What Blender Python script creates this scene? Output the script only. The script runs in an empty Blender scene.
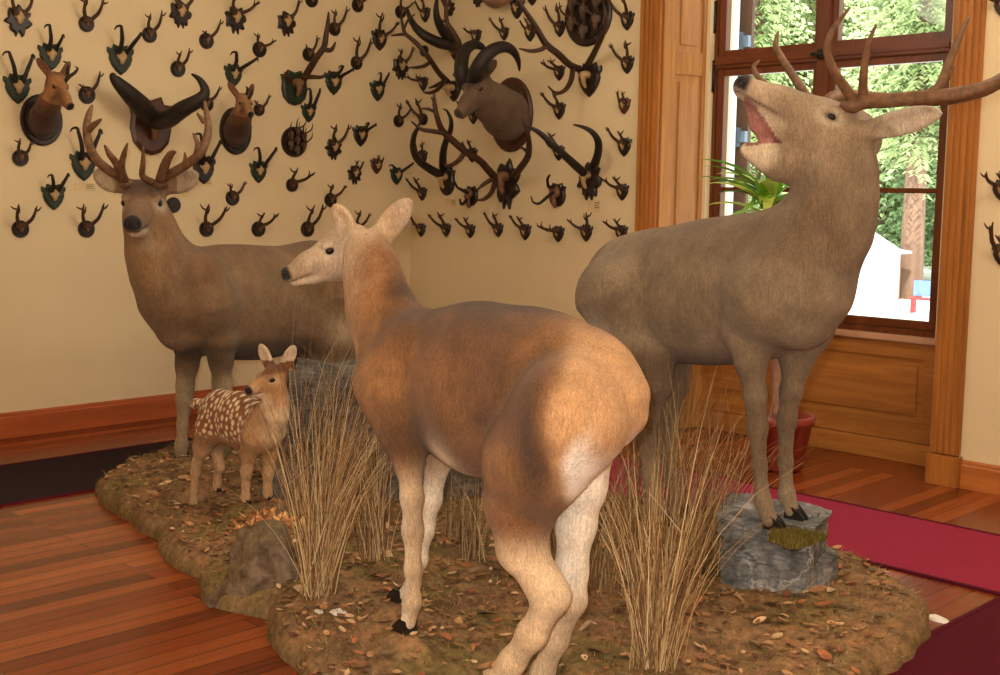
import bpy, bmesh, math, random
import numpy as np
from mathutils import Vector, Matrix, noise

SC = bpy.context.scene
COL = SC.collection
PI = math.pi
rnd = random.Random(7)

# ------------------------------------------------------------------ camera
F_PX, PITCH, ROLL, YAW = 1216.336, .1157068, -.01394565, -.7906477
CAM = np.array([7.26778, -6.19138, 1.5])
_fw = np.array([math.sin(YAW)*math.cos(PITCH), math.cos(YAW)*math.cos(PITCH), -math.sin(PITCH)])
_rt = np.array([math.cos(YAW), -math.sin(YAW), 0.])
_dn = np.cross(_fw, _rt)
RT = math.cos(ROLL)*_rt + math.sin(ROLL)*_dn
DN = -math.sin(ROLL)*_rt + math.cos(ROLL)*_dn
FW = _fw
MV = np.array([RT, DN, FW])

def ray(x, y):
    return MV.T @ np.array([(x-500)/F_PX, (y-337.5)/F_PX, 1.])

def depth(p):
    return float((np.asarray(p)-CAM) @ FW)

def on_z(x, y, z=0.):
    r = ray(x, y)
    return CAM + r*((z-CAM[2])/r[2])

def on_wall(w, x, y, e=0.):
    """point of the plane standing e metres off the left ('L', x=0) or window ('R', y=0) wall"""
    r = ray(x, y)
    if w == 'L':
        return CAM + r*((e-CAM[0])/r[0])
    return CAM + r*((-e-CAM[1])/r[1])

cam = bpy.data.cameras.new('camera')
cam.sensor_width = 36.
cam.lens = F_PX/1000*36
cam.clip_start = .05
cam.clip_end = 400
camo = bpy.data.objects.new('camera', cam)
COL.objects.link(camo)
m = Matrix.Identity(4)
for i in range(3):
    m[i][0], m[i][1], m[i][2], m[i][3] = RT[i], -DN[i], -FW[i], CAM[i]
camo.matrix_world = m
SC.camera = camo
SC.view_settings.view_transform = 'Standard'
SC.view_settings.look = 'None'
SC.view_settings.exposure = 0.

# ------------------------------------------------------------------ helpers
def lin(c):
    return tuple((v/12.92 if v <= .04045 else ((v+.055)/1.055)**2.4) for v in [q/255. for q in c])

def tag(o, label=None, cat=None, group=None, kind=None):
    if label: o['label'] = label
    if cat: o['category'] = cat
    if group: o['group'] = group
    if kind: o['kind'] = kind
    return o

def empty(name, loc=(0, 0, 0), label=None, cat=None, group=None, kind=None):
    o = bpy.data.objects.new(name, None)
    o.empty_display_size = .1
    COL.objects.link(o)
    o.location = loc
    return tag(o, label, cat, group, kind)

def link(name, me, mat, parent=None, loc=None):
    o = bpy.data.objects.new(name, me)
    COL.objects.link(o)
    if mat is not None:
        for mm in (mat if isinstance(mat, (list, tuple)) else [mat]):
            me.materials.append(mm)
    if parent is not None: o.parent = parent
    if loc is not None: o.location = loc
    return o

class MB:
    """collects vertices and faces for one mesh"""
    def __init__(s): s.v, s.f, s.c = [], [], []
    def add(s, vs, fs, col=None):
        n = len(s.v)
        s.v += [tuple(map(float, q)) for q in vs]
        s.f += [tuple(i+n for i in f) for f in fs]
        if col is not None: s.c += [tuple(col)+(1.,)]*len(vs)
    def box(s, a, b):
        (x0, y0, z0), (x1, y1, z1) = a, b
        s.add([(x0, y0, z0), (x1, y0, z0), (x1, y1, z0), (x0, y1, z0), (x0, y0, z1), (x1, y0, z1), (x1, y1, z1), (x0, y1, z1)],
              [(0, 3, 2, 1), (4, 5, 6, 7), (0, 1, 5, 4), (1, 2, 6, 5), (2, 3, 7, 6), (3, 0, 4, 7)])
    def hexa(s, p):
        s.add(p, [(0, 3, 2, 1), (4, 5, 6, 7), (0, 1, 5, 4), (1, 2, 6, 5), (2, 3, 7, 6), (3, 0, 4, 7)])
    def tube(s, pts, rad, n=8, res=0, flat=1., col=None):
        P = [np.array(p, float) for p in pts]
        if np.isscalar(rad):
            R = [rad]*len(P)
        else:
            R = list(rad)
            if len(R) == 2 and len(P) > 2:
                R = [R[0]+(R[1]-R[0])*i/(len(P)-1) for i in range(len(P))]
        if res and len(P) > 2:
            Q, S = [], []
            for i in range(len(P)-1):
                p0, p1, p2, p3 = P[max(i-1, 0)], P[i], P[i+1], P[min(i+2, len(P)-1)]
                for k in range(res):
                    t = k/res
                    Q.append(.5*((2*p1)+(-p0+p2)*t+(2*p0-5*p1+4*p2-p3)*t*t+(-p0+3*p1-3*p2+p3)*t**3))
                    S.append(R[i]+(R[i+1]-R[i])*t)
            Q.append(P[-1]); S.append(R[-1])
            P, R = Q, S
        T = []
        for i in range(len(P)):
            d = P[min(i+1, len(P)-1)]-P[max(i-1, 0)]
            T.append(d/(np.linalg.norm(d)+1e-9))
        a = np.array([0, 0, 1.]) if abs(T[0][2]) < .8 else np.array([1., 0, 0])
        u = np.cross(T[0], a); u /= np.linalg.norm(u)
        vs, fs = [], []
        for i, (p, r) in enumerate(zip(P, R)):
            u = u-T[i]*(u@T[i]); u /= np.linalg.norm(u)+1e-9
            w = np.cross(T[i], u)
            for k in range(n):
                an = 2*PI*k/n
                vs.append(p+r*(math.cos(an)*u+flat*math.sin(an)*w))
        for i in range(len(P)-1):
            for k in range(n):
                k2 = (k+1) % n
                fs.append((i*n+k, i*n+k2, (i+1)*n+k2, (i+1)*n+k))
        fs.append(tuple(range(n-1, -1, -1)))
        fs.append(tuple((len(P)-1)*n+k for k in range(n)))
        s.add(vs, fs, col)
    def ell(s, c, r, ax=None, nu=12, nv=8):
        A = np.eye(3) if ax is None else np.array(ax)
        c = np.array(c, float)
        vs = [c+A.T@np.array([0, 0, r[2]])]
        for j in range(1, nv):
            th = PI*j/nv
            for i in range(nu):
                ph = 2*PI*i/nu
                vs.append(c+A.T@np.array([r[0]*math.sin(th)*math.cos(ph), r[1]*math.sin(th)*math.sin(ph), r[2]*math.cos(th)]))
        vs.append(c-A.T@np.array([0, 0, r[2]]))
        fs = [(0, 1+i, 1+(i+1) % nu) for i in range(nu)]
        for j in range(nv-2):
            for i in range(nu):
                a, b = 1+j*nu+i, 1+j*nu+(i+1) % nu
                fs.append((a, a+nu, b+nu, b))
        L = len(vs)-1
        fs += [(L, 1+(nv-2)*nu+(i+1) % nu, 1+(nv-2)*nu+i) for i in range(nu)]
        s.add(vs, fs)
    def mesh(s, name, smooth=True):
        me = bpy.data.meshes.new(name)
        me.from_pydata(s.v, [], s.f)
        if s.c:
            at = me.color_attributes.new('Col', 'FLOAT_COLOR', 'POINT')
            at.data.foreach_set('color', np.array(s.c, np.float32).ravel())
        if smooth:
            me.polygons.foreach_set('use_smooth', [True]*len(me.polygons))
        me.update()
        return me
    def build(s, name, mat, parent=None, loc=None, smooth=True, bevel=0., fix=True):
        me = s.mesh(name, smooth)
        if fix or bevel:
            bm = bmesh.new(); bm.from_mesh(me)
            if bevel:
                bmesh.ops.bevel(bm, geom=list(bm.edges), offset=bevel, segments=2, affect='EDGES', clamp_overlap=True)
            bmesh.ops.recalc_face_normals(bm, faces=bm.faces)
            bm.to_mesh(me); bm.free()
        return link(name, me, mat, parent, loc)

# ------------------------------------------------------------------ materials
def mat_new(name):
    mt = bpy.data.materials.new(name)
    mt.use_nodes = True
    nt = mt.node_tree
    for n in list(nt.nodes): nt.nodes.remove(n)
    out = nt.nodes.new('ShaderNodeOutputMaterial')
    b = nt.nodes.new('ShaderNodeBsdfPrincipled')
    nt.links.new(b.outputs[0], out.inputs[0])
    return mt, nt, b

def coords(nt, scale=(1, 1, 1), rot=(0, 0, 0), loc=(0, 0, 0), kind='Object'):
    tc = nt.nodes.new('ShaderNodeTexCoord'); mp = nt.nodes.new('ShaderNodeMapping')
    nt.links.new(tc.outputs[kind], mp.inputs[0])
    mp.inputs['Scale'].default_value = scale
    mp.inputs['Rotation'].default_value = rot
    mp.inputs['Location'].default_value = loc
    return mp.outputs[0]

def ntex(nt, vec, scale=5., detail=4., rough=.6, dist=0.):
    n = nt.nodes.new('ShaderNodeTexNoise')
    n.inputs['Scale'].default_value = scale; n.inputs['Detail'].default_value = detail
    n.inputs['Roughness'].default_value = rough; n.inputs['Distortion'].default_value = dist
    if vec is not None: nt.links.new(vec, n.inputs['Vector'])
    return n.outputs[0]

def ramp(nt, fac, stops, interp='LINEAR'):
    r = nt.nodes.new('ShaderNodeValToRGB')
    r.color_ramp.interpolation = interp
    e = r.color_ramp.elements
    while len(e) < len(stops): e.new(.5)
    for q, (p, c) in zip(e, stops):
        q.position = p
        q.color = (tuple(c)+(1.,)) if len(c) == 3 else c
    nt.links.new(fac, r.inputs[0])
    return r.outputs[0]

def mix(nt, a, b, fac, mode='MIX'):
    n = nt.nodes.new('ShaderNodeMix'); n.data_type = 'RGBA'; n.blend_type = mode
    for sock, v in ((n.inputs[0], fac), (n.inputs[6], a), (n.inputs[7], b)):
        if hasattr(v, 'links'): nt.links.new(v, sock)
        elif isinstance(v, (int, float)): sock.default_value = v
        else: sock.default_value = tuple(v)+(1.,)
    return n.outputs[2]

def bump(nt, b, h, strength=.3, dist=.01):
    n = nt.nodes.new('ShaderNodeBump')
    n.inputs['Strength'].default_value = strength; n.inputs['Distance'].default_value = dist
    nt.links.new(h, n.inputs['Height']); nt.links.new(n.outputs[0], b.inputs['Normal'])

def simple(name, rgb, rough=.6, var=.25, scale=8., bmp=0., stretch=(1, 1, 1), spec=.5, bscale=None, metal=0.):
    mt, nt, b = mat_new(name)
    c = lin(rgb)
    v = coords(nt, stretch)
    f = ntex(nt, v, scale, 5)
    nt.links.new(ramp(nt, f, [(.25, tuple(x*(1-var) for x in c)), (.75, tuple(min(1, x*(1+var)) for x in c))]), b.inputs['Base Color'])
    b.inputs['Roughness'].default_value = rough
    b.inputs['Specular IOR Level'].default_value = spec
    b.inputs['Metallic'].default_value = metal
    if bmp:
        bump(nt, b, ntex(nt, v, bscale or scale*4, 6), bmp, .01)
    return mt

def attr_mat(name, rough=.8, var=.3, scale=60., bmp=.4, spec=.2, translucent=False, stretch=(1, 1, 1)):
    mt, nt, b = mat_new(name)
    a = nt.nodes.new('ShaderNodeAttribute'); a.attribute_name = 'Col'
    v = coords(nt, stretch)
    f = ntex(nt, v, scale, 5, .7)
    k = ramp(nt, f, [(.3, (1-var,)*3), (.7, (1+var,)*3)])
    nt.links.new(mix(nt, a.outputs['Color'], k, 1., 'MULTIPLY'), b.inputs['Base Color'])
    b.inputs['Roughness'].default_value = rough
    b.inputs['Specular IOR Level'].default_value = spec
    if bmp: bump(nt, b, f, bmp, .006)
    return mt

def wood(name, dark, light, axis='z', scale=1., rough=.4, spec=.4):
    mt, nt, b = mat_new(name)
    st = {'x': (.6, 9, 9), 'y': (9, .6, 9), 'z': (9, 9, .6)}[axis]
    v = coords(nt, tuple(s*scale for s in st))
    g = ntex(nt, v, 3., 6, .65, .6)
    g2 = ntex(nt, coords(nt, tuple(s*scale*.3 for s in st)), 2., 3)
    c1 = ramp(nt, g, [(.3, lin(dark)), (.7, lin(light))])
    c2 = ramp(nt, g2, [(.3, (.75, .75, .75)), (.7, (1.2, 1.2, 1.2))])
    nt.links.new(mix(nt, c1, c2, 1., 'MULTIPLY'), b.inputs['Base Color'])
    b.inputs['Roughness'].default_value = rough
    b.inputs['Specular IOR Level'].default_value = spec
    bump(nt, b, g, .06, .004)
    return mt

M = {}
# plaster walls
def plaster(name, rgb):
    mt, nt, b = mat_new(name)
    v = coords(nt)
    c = lin(rgb)
    f = ntex(nt, v, 1.3, 5, .6)
    nt.links.new(ramp(nt, f, [(.3, tuple(x*.9 for x in c)), (.7, c)]), b.inputs['Base Color'])
    b.inputs['Roughness'].default_value = .9
    b.inputs['Specular IOR Level'].default_value = .1
    bump(nt, b, ntex(nt, v, 45, 6, .7), .12, .01)
    return mt
M['wall'] = plaster('cream_plaster', (227, 205, 163))
M['ceil'] = plaster('white_ceiling', (225, 215, 195))
M['ext'] = plaster('white_exterior', (240, 238, 232))
M['wood'] = wood('honey_wood', (166, 110, 52), (198, 144, 80), 'z')
M['wood_x'] = wood('honey_wood_long', (150, 92, 38), (184, 122, 58), 'x')
M['wood_c'] = wood('casing_wood', (152, 92, 36), (186, 120, 54), 'z')
M['base_l'] = wood('skirting_wood', (150, 72, 34), (178, 92, 46), 'y')
M['base_r'] = wood('skirting_wood_long', (150, 84, 36), (180, 108, 50), 'x')
M['frame'] = wood('window_wood', (86, 42, 18), (118, 60, 28), 'z', rough=.35)
M['frame_x'] = wood('window_wood_long', (86, 42, 18), (118, 60, 28), 'x', rough=.35)
M['shutter'] = simple('shutter_brown', (96, 66, 48), .6)
M['hinge'] = simple('grey_blue_metal', (120, 140, 160), .4, .1, metal=.3)
M['iron'] = simple('black_iron', (26, 22, 20), .5, .1)
M['sillstone'] = simple('pale_sill', (196, 150, 118), .5, .15)

def floor_mat():
    mt, nt, b = mat_new('parquet')
    v = coords(nt, (1, 1, 1), (0, 0, PI/2))
    br = nt.nodes.new('ShaderNodeTexBrick')
    nt.links.new(v, br.inputs['Vector'])
    br.offset = .37; br.offset_frequency = 2
    br.inputs['Color1'].default_value = (0, 0, 0, 1); br.inputs['Color2'].default_value = (1, 1, 1, 1)
    br.inputs['Mortar'].default_value = (.0, .0, .0, 1)
    br.inputs['Scale'].default_value = 1.
    br.inputs['Mortar Size'].default_value = .0022
    br.inputs['Brick Width'].default_value = 1.3
    br.inputs['Row Height'].default_value = .09
    base = ramp(nt, br.outputs['Color'], [(0., lin((100, 42, 16))), (.5, lin((132, 62, 26))), (1., lin((162, 86, 42)))])
    g = ntex(nt, coords(nt, (22, 1.1, 1)), 2.5, 6, .65, .5)
    gr = ramp(nt, g, [(.25, (.72, .7, .68)), (.75, (1.2, 1.2, 1.2))])
    c = mix(nt, base, gr, 1., 'MULTIPLY')
    c = mix(nt, c, lin((60, 22, 8)), br.outputs['Fac'])
    nt.links.new(c, b.inputs['Base Color'])
    rf = ramp(nt, ntex(nt, coords(nt, (3, 3, 3)), 2., 4), [(.3, (.22,)*3), (.7, (.27,)*3)])
    nt.links.new(rf, b.inputs['Roughness'])
    b.inputs['Specular IOR Level'].default_value = .32
    bump(nt, b, g, .03, .003)
    return mt
M['floor'] = floor_mat()

def carpet_mat(name, rgb):
    mt, nt, b = mat_new(name)
    v = coords(nt)
    c = lin(rgb)
    f = ntex(nt, v, 180, 4, .8)
    nt.links.new(ramp(nt, f, [(.3, tuple(x*.7 for x in c)), (.7, tuple(x*1.25 for x in c))]), b.inputs['Base Color'])
    b.inputs['Roughness'].default_value = .95
    b.inputs['Specular IOR Level'].default_value = .1
    bump(nt, b, f, .5, .004)
    return mt
M['red'] = carpet_mat('crimson_carpet', (152, 44, 68))
M['maroon'] = carpet_mat('maroon_carpet', (84, 20, 34))
M['shaded_carpet'] = carpet_mat('shaded_maroon_carpet', (48, 34, 38))  # maroon carpet; the shade by the left wall is put into the colour
M['edge'] = carpet_mat('carpet_edge', (84, 20, 32))

# ------------------------------------------------------------------ room shell
RX, RY, RZ = 9.2, -8.2, 3.7
o = MB(); o.box((-.3, RY-.3, -.2), (RX+.3, .55, 0)); tag(o.build('floor', M['floor'], smooth=False), kind='structure')
o = MB(); o.box((-.3, RY-.3, RZ), (RX+.3, .55, RZ+.2)); tag(o.build('ceiling', M['ceil'], smooth=False), kind='structure')
o = MB(); o.box((-.3, RY, 0), (0, .55, RZ)); tag(o.build('wall_left', M['wall'], smooth=False), kind='structure')
o = MB(); o.box((RX, RY, 0), (RX+.3, .55, RZ)); tag(o.build('wall_right', M['wall'], smooth=False), kind='structure')
o = MB(); o.box((-.3, RY-.3, 0), (RX+.3, RY, RZ)); tag(o.build('wall_front', M['wall'], smooth=False), kind='structure')
WX0, WX1, WZ1 = 2.40, 4.36, 3.3          # window niche opening in the wall face
GX0, GX1 = 2.55, 4.19                    # and at the window frame
GY = .35
o = MB()
o.box((0, 0, 0), (WX0, .55, RZ)); o.box((WX1, 0, 0), (RX, .55, RZ)); o.box((WX0, 0, WZ1), (WX1, .55, RZ))
o.box((WX0, .42, 0), (WX1, .55, .74))
o.box((WX0, .30, .74), (GX0+.02, .55, WZ1)); o.box((GX1-.02, .30, .74), (WX1, .55, WZ1))
tag(o.build('wall_back', M['wall'], smooth=False), kind='structure')

# skirting boards
def profile_board(name, a, b, out, h, t, mat):
    """skirting board from a to b (floor points) standing out from the wall along out"""
    a, b, out = np.array([*a, 0.]), np.array([*b, 0.]), np.array([*out, 0.])
    pr = [(0, 0), (t, 0), (t, h-.03), (t*.75, h-.022), (t*.7, h-.008), (t*.4, h), (0, h)]
    vs = [p+out*q[0]+np.array([0, 0, q[1]]) for p in (a, b) for q in pr]
    n = len(pr)
    fs = [(i, (i+1) % n, n+(i+1) % n, n+i) for i in range(n)]+[tuple(range(n)), tuple(range(2*n-1, n-1, -1))]
    mb = MB(); mb.add(vs, fs)
    return tag(mb.build(name, mat, smooth=False), kind='structure')
profile_board('baseboard_left', (0, RY), (0, 0), (1, 0), .155, .022, M['base_l'])
profile_board('baseboard_back', (0, 0), (2.255, 0), (0, -1), .15, .022, M['base_r'])
profile_board('baseboard_back', (4.505, 0), (RX, 0), (0, -1), .15, .022, M['base_r'])
# low step of boards along the left wall, as the photo shows under the skirting
# window casings (fluted), reveals and panel
def casing(name, x0, x1):
    mb = MB()
    w = x1-x0
    mb.box((x0, -.03, .17), (x1, .0, WZ1+.15))
    for q in (.12, .34, .56, .78):
        mb.box((x0+w*q, -.042, .17), (x0+w*(q+.13), -.028, WZ1+.12))
    mb.box((x0-.012, -.05, 0), (x1+.012, 0, .165))
    return tag(mb.build(name, M['wood_c'], smooth=False, bevel=.004), kind='structure')
casing('trim_1', 2.262, 2.425)
casing('trim_2', 4.333, 4.492)
mb = MB(); mb.box((2.262, -.03, WZ1), (4.492, 0, WZ1+.16)); tag(mb.build('trim_3', M['wood_x'], smooth=False, bevel=.004), kind='structure')

def reveal(name, p0, p1, zs):
    """panelled lining board from wall face p0 to the window frame p1; raised stiles around sunk panels"""
    p0, p1 = np.array([*p0, 0.]), np.array([*p1, 0.])
    d = p1-p0
    n = np.array([d[1], -d[0], 0]); n /= np.linalg.norm(n)
    if n[0]*(1 if p0[0] < 3.3 else -1) < 0: n = -n
    def bx(mb, t0, t1, z0, z1, h0, h1):
        q = []
        for z in (z0, z1):
            for t, h in ((t0, h0), (t1, h0), (t1, h1), (t0, h1)):
                q.append(p0+d*t+n*h+np.array([0, 0, z]))
        mb.hexa(q)
    mb = MB()
    bx(mb, 0, 1, 0, WZ1, -.03, 0)
    bx(mb, 0, .24, 0, WZ1, 0, .016); bx(mb, .76, 1, 0, WZ1, 0, .016)
    for a, b in zip(zs[0::2], zs[1::2]):
        bx(mb, .24, .76, a, b, 0, .016)
    lo = [b for b in zs[1::2]][:-1]; hi = [a for a in zs[0::2]][1:]
    for a, b in zip(lo, hi):
        bx(mb, .33, .67, a+.045, b-.045, 0, .010)
    return tag(mb.build(name, M['wood'], smooth=False, bevel=.003), kind='structure')
ZS = [0, .18, .66, .82, 2.28, 2.42, 3.12, 3.3]
reveal('trim_4', (2.425, 0.), (2.552, GY+.02), ZS)
reveal('trim_5', (4.335, 0.), (4.188, GY+.02), ZS)
mb = MB()
PX0, PX1 = 2.53, 4.19
mb.box((PX0, .37, 0), (PX1, .42, .70))
mb.box((PX0, .352, .125), (PX0+.12, .372, .70)); mb.box((PX1-.1, .352, .125), (PX1, .372, .70))
mb.box((PX0+.004, .3545, .123), (PX1-.004, .372, .235)); mb.box((PX0+.004, .3545, .605), (PX1-.004, .372, .698))
mb.box((PX0+.16, .358, .275), (PX1-.14, .372, .565))
mb.box((PX0, .335, 0), (PX1, .372, .12))
tag(mb.build('trim_6', M['wood_x'], smooth=False, bevel=.004), kind='structure')

# ------------------------------------------------------------------ window
win = empty('window_1', (3.37, GY, .74), kind='structure')
W0 = np.array([3.37, GY, .74])
def wpart(name, boxes, mat, bevel=.004, parent=win):
    mb = MB()
    for i, (a, b) in enumerate(boxes):
        q = np.array([.0004*(i % 2), .0016*i, .0004*(i % 3)])
        mb.box(tuple(np.array(a)-W0+q), tuple(np.array(b)-W0-q))
    return mb.build(name, mat, parent, smooth=False, bevel=bevel)
ya, yb = GY, GY+.07
wpart('window_frame', [((GX0, ya, .735), (GX0+.045, yb+.02, WZ1)), ((GX1-.045, ya, .735), (GX1, yb+.02, WZ1)), ((GX0, ya, .735), (GX1, yb+.02, .775)), ((GX0, ya, WZ1-.05), (GX1, yb+.02, WZ1))], M['frame'])
wpart('window_sill', [((GX0-.03, ya-.035, .70), (GX1-.005, ya+.02, .738))], M['sillstone'], .006)
wpart('transom', [((GX0+.04, ya-.015, 2.325), (GX1-.04, yb+.01, 2.40)), ((GX0+.04, ya-.03, 2.345), (GX1-.04, yb, 2.372))], M['frame_x'])
wpart('mullion', [((3.325, ya-.02, .775), (3.40, yb+.01, WZ1-.05))], M['frame'])
for nm, (x0, x1), (z0, z1) in (('sash', (GX0+.045, 3.335), (.775, 2.33)), ('sash', (3.39, GX1-.045), (.775, 2.33)), ('sash', (GX0+.045, 3.335), (2.39, WZ1-.05)), ('sash', (3.39, GX1-.045), (2.39, WZ1-.05))):
    t = .05
    bxs = [((x0, ya+.01, z0), (x0+t, yb, z1)), ((x1-t, ya+.01, z0), (x1, yb, z1)), ((x0, ya+.01, z0), (x1, yb, z0+t)), ((x0, ya+.01, z1-t), (x1, yb, z1))]
    if z0 < 1: bxs.append(((x0+t, ya+.02, 1.548), (x1-t, yb-.01, 1.578)))
    s_ = wpart(nm, bxs, M['frame'])
glass, nt, b = mat_new('window_glass')
for n in list(nt.nodes):
    if n.type == 'BSDF_PRINCIPLED': nt.nodes.remove(n)
g = nt.nodes.new('ShaderNodeBsdfTransparent'); g.inputs[0].default_value = (.97, .985, .98, 1)
gl = nt.nodes.new('ShaderNodeBsdfGlossy'); gl.inputs['Roughness'].default_value = .02
ms = nt.nodes.new('ShaderNodeMixShader')
fr = nt.nodes.new('ShaderNodeFresnel'); fr.inputs[0].default_value = 1.35
nt.links.new(fr.outputs[0], ms.inputs[0]); nt.links.new(g.outputs[0], ms.inputs[1]); nt.links.new(gl.outputs[0], ms.inputs[2])
nt.links.new(ms.outputs[0], [n for n in nt.nodes if n.type == 'OUTPUT_MATERIAL'][0].inputs[0])
for (x0, x1) in ((GX0+.09, 3.29), (3.435, GX1-.09)):
    for (z0, z1) in ((.82, 1.55), (1.575, 2.285), (2.435, WZ1-.095)):
        mb = MB(); y = GY+.04
        mb.add([np.array(q)-W0 for q in ((x0, y, z0), (x1, y, z0), (x1, y, z1), (x0, y, z1))], [(0, 1, 2, 3)])
        mb.build('glass_pane', glass, win, smooth=False)
for x, z in ((GX1-.02, .92), (GX1-.02, 2.0), (GX0+.022, 2.55), (GX0+.022, 2.18)):
    mb = MB(); mb.tube([np.array((x, ya-.008, z))-W0, np.array((x, ya-.008, z+.2))-W0], .011, 10)
    mb.build('hinge', M['iron'], win)
mb = MB()
mb.box(tuple(np.array((3.34, ya-.045, 2.335))-W0), tuple(np.array((3.385, ya-.015, 2.39))-W0))
mb.tube([np.array((3.3, ya-.04, 2.365))-W0, np.array((3.42, ya-.04, 2.365))-W0], .012, 8)
mb.build('window_catch', M['iron'], win)

# outside jamb and folded-back shutter
XJ = float(on_wall('R', 735, 150, -.86)[0]); XS = float(on_wall('R', 750, 150, -.95)[0])
mb = MB(); mb.box((XJ-.14, .551, -.9), (XJ, .86, 3.5)); tag(mb.build('wall_outside', M['ext'], smooth=False), kind='structure')
for nm, pxx in (('L', 2.30),):
    sh = empty('window_shutter', (XS-.11, .95, .75), 'brown wooden shutter folded back outside the left side of the window', 'shutter')
    mb = MB(); mb.box((0, -.02, 0), (.10, .02, 2.6)); mb.box((-.45, -.012, 0), (0, .012, 2.6))
    mb.build('shutter_leaf', M['shutter'], sh, smooth=False, bevel=.004)
    for z in (1.14, 1.78):
        mb = MB()
        mb.box((-.05, -.055, z), (.10, -.02, z+.075)); mb.box((.005, -.065, z-.03), (.045, -.02, z+.10))
        mb.tube([(-.03, -.04, z), (-.06, -.1, z-.1)], .008, 6)
        mb.build('shutter_hinge', M['hinge'], sh, smooth=False)

# ------------------------------------------------------------------ carpets
def runner(x0, y0, x1, y1, mat, label, z=.008):
    mb = MB(); mb.box((x0, y0, .0005), (x1, y1, z))
    o = mb.build('carpet_runner', mat, smooth=False)
    tag(o, label, 'carpet', 'carpet runners around the display')
    eb = MB(); e = .018
    if x1-x0 > y1-y0:
        eb.box((x0, y0-.002, .0005), (x1, y0+e, z+.002)); eb.box((x0, y1-e, .0005), (x1, y1+.002, z+.002))
    else:
        eb.box((x0-.002, y0, .0005), (x0+e, y1, z+.002)); eb.box((x1-e, y0, .0005), (x1+.002, y1, z+.002))
    eb.build('binding', M['edge'], o, smooth=False)
    return o
runner(.75, -6.9, 1.6, -1.63, M['shaded_carpet'], 'maroon carpet runner along the left wall, its shade put into the dark colour')
runner(.75, -1.63, 7.6, -.8, M['red'], 'crimson carpet runner lying in front of the window', .009)
runner(5.42, -6.0, 6.27, -1.66, M['maroon'], 'dark maroon carpet runner at the lower right corner')
# ------------------------------------------------------------------ outside
GZ = -.75
mb = MB(); mb.add([(-90, .56, GZ), (60, .56, GZ), (60, 130, GZ), (-90, 130, GZ)], [(0, 1, 2, 3)])
tag(mb.build('ground', simple('pale_gravel', (236, 232, 222), .9, .08, 1.5), smooth=False), kind='structure')
M['conifer'] = attr_mat('conifer_needles', .7, .25, .8, 0)
M['bark'] = simple('tree_bark', (120, 92, 72), .9, .3, 6., .5, (1, 1, .2))

def conifer(seed, h, r, tone):
    rr = random.Random(seed)
    mb = MB()
    for lev in range(int(h*6)):
        z = h*.1+lev/(h*6)*h*.92
        rad = r*max(0, 1-z/h)**.8+.12
        nb = 9
        a0 = rr.random()*7
        for k in range(nb):
            a = a0+2*PI*k/nb+rr.uniform(-.2, .2)
            L = rad*rr.uniform(.7, 1.1)
            d = np.array([math.cos(a), math.sin(a), 0]); s = np.array([-d[1], d[0], 0])
            m_ = max(3, int(L*6))
            for q in range(m_):
                t = (q+.6)/m_
                c = d*L*t+np.array([0, 0, z-L*t*(.30+.25*t)+rr.uniform(-.1, .1)])
                for sd in (-1, 1):
                    w = rr.uniform(.13, .28)*(1.25-.6*t)
                    u = (s*sd*.8+d*.6); u /= np.linalg.norm(u)
                    dn = np.array([0, 0, -rr.uniform(.25, .55)*w])
                    tip = c+u*w+dn*1.6
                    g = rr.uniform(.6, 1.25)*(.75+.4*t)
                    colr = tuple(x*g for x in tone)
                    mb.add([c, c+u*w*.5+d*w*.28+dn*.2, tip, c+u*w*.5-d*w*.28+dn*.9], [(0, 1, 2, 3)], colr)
    return mb.mesh('conifer_foliage', False)

def trunk(h, r):
    mb = MB()
    mb.tube([(0, 0, -.1), (.03, 0, h*.3), (0, .03, h*.6), (0, 0, h*.97)], [r, r*.8, r*.5, r*.08], 8, 2)
    return mb.mesh('conifer_trunk')
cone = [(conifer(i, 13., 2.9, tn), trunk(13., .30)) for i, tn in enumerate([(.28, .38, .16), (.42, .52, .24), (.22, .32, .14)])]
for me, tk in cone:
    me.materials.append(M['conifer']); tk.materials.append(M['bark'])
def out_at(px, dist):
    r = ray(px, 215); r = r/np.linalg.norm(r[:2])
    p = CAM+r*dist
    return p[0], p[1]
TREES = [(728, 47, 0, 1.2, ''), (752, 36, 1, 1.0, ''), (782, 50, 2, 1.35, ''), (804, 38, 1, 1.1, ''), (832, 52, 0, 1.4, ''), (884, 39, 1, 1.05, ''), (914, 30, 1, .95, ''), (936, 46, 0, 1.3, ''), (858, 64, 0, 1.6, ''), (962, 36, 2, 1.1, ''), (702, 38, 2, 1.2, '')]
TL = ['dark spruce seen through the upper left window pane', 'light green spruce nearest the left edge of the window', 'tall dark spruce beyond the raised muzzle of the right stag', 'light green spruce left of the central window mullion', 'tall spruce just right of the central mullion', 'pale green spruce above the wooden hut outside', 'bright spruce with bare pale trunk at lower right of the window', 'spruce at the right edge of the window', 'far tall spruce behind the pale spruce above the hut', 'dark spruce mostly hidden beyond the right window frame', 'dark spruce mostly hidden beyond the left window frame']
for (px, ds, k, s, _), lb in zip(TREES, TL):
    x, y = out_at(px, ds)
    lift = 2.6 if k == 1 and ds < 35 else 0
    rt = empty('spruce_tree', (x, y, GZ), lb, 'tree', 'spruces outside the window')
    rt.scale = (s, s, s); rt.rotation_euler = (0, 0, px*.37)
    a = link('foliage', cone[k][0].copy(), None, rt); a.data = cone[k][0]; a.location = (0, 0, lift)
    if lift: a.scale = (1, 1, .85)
    link('trunk', cone[k][1], None, rt)
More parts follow.
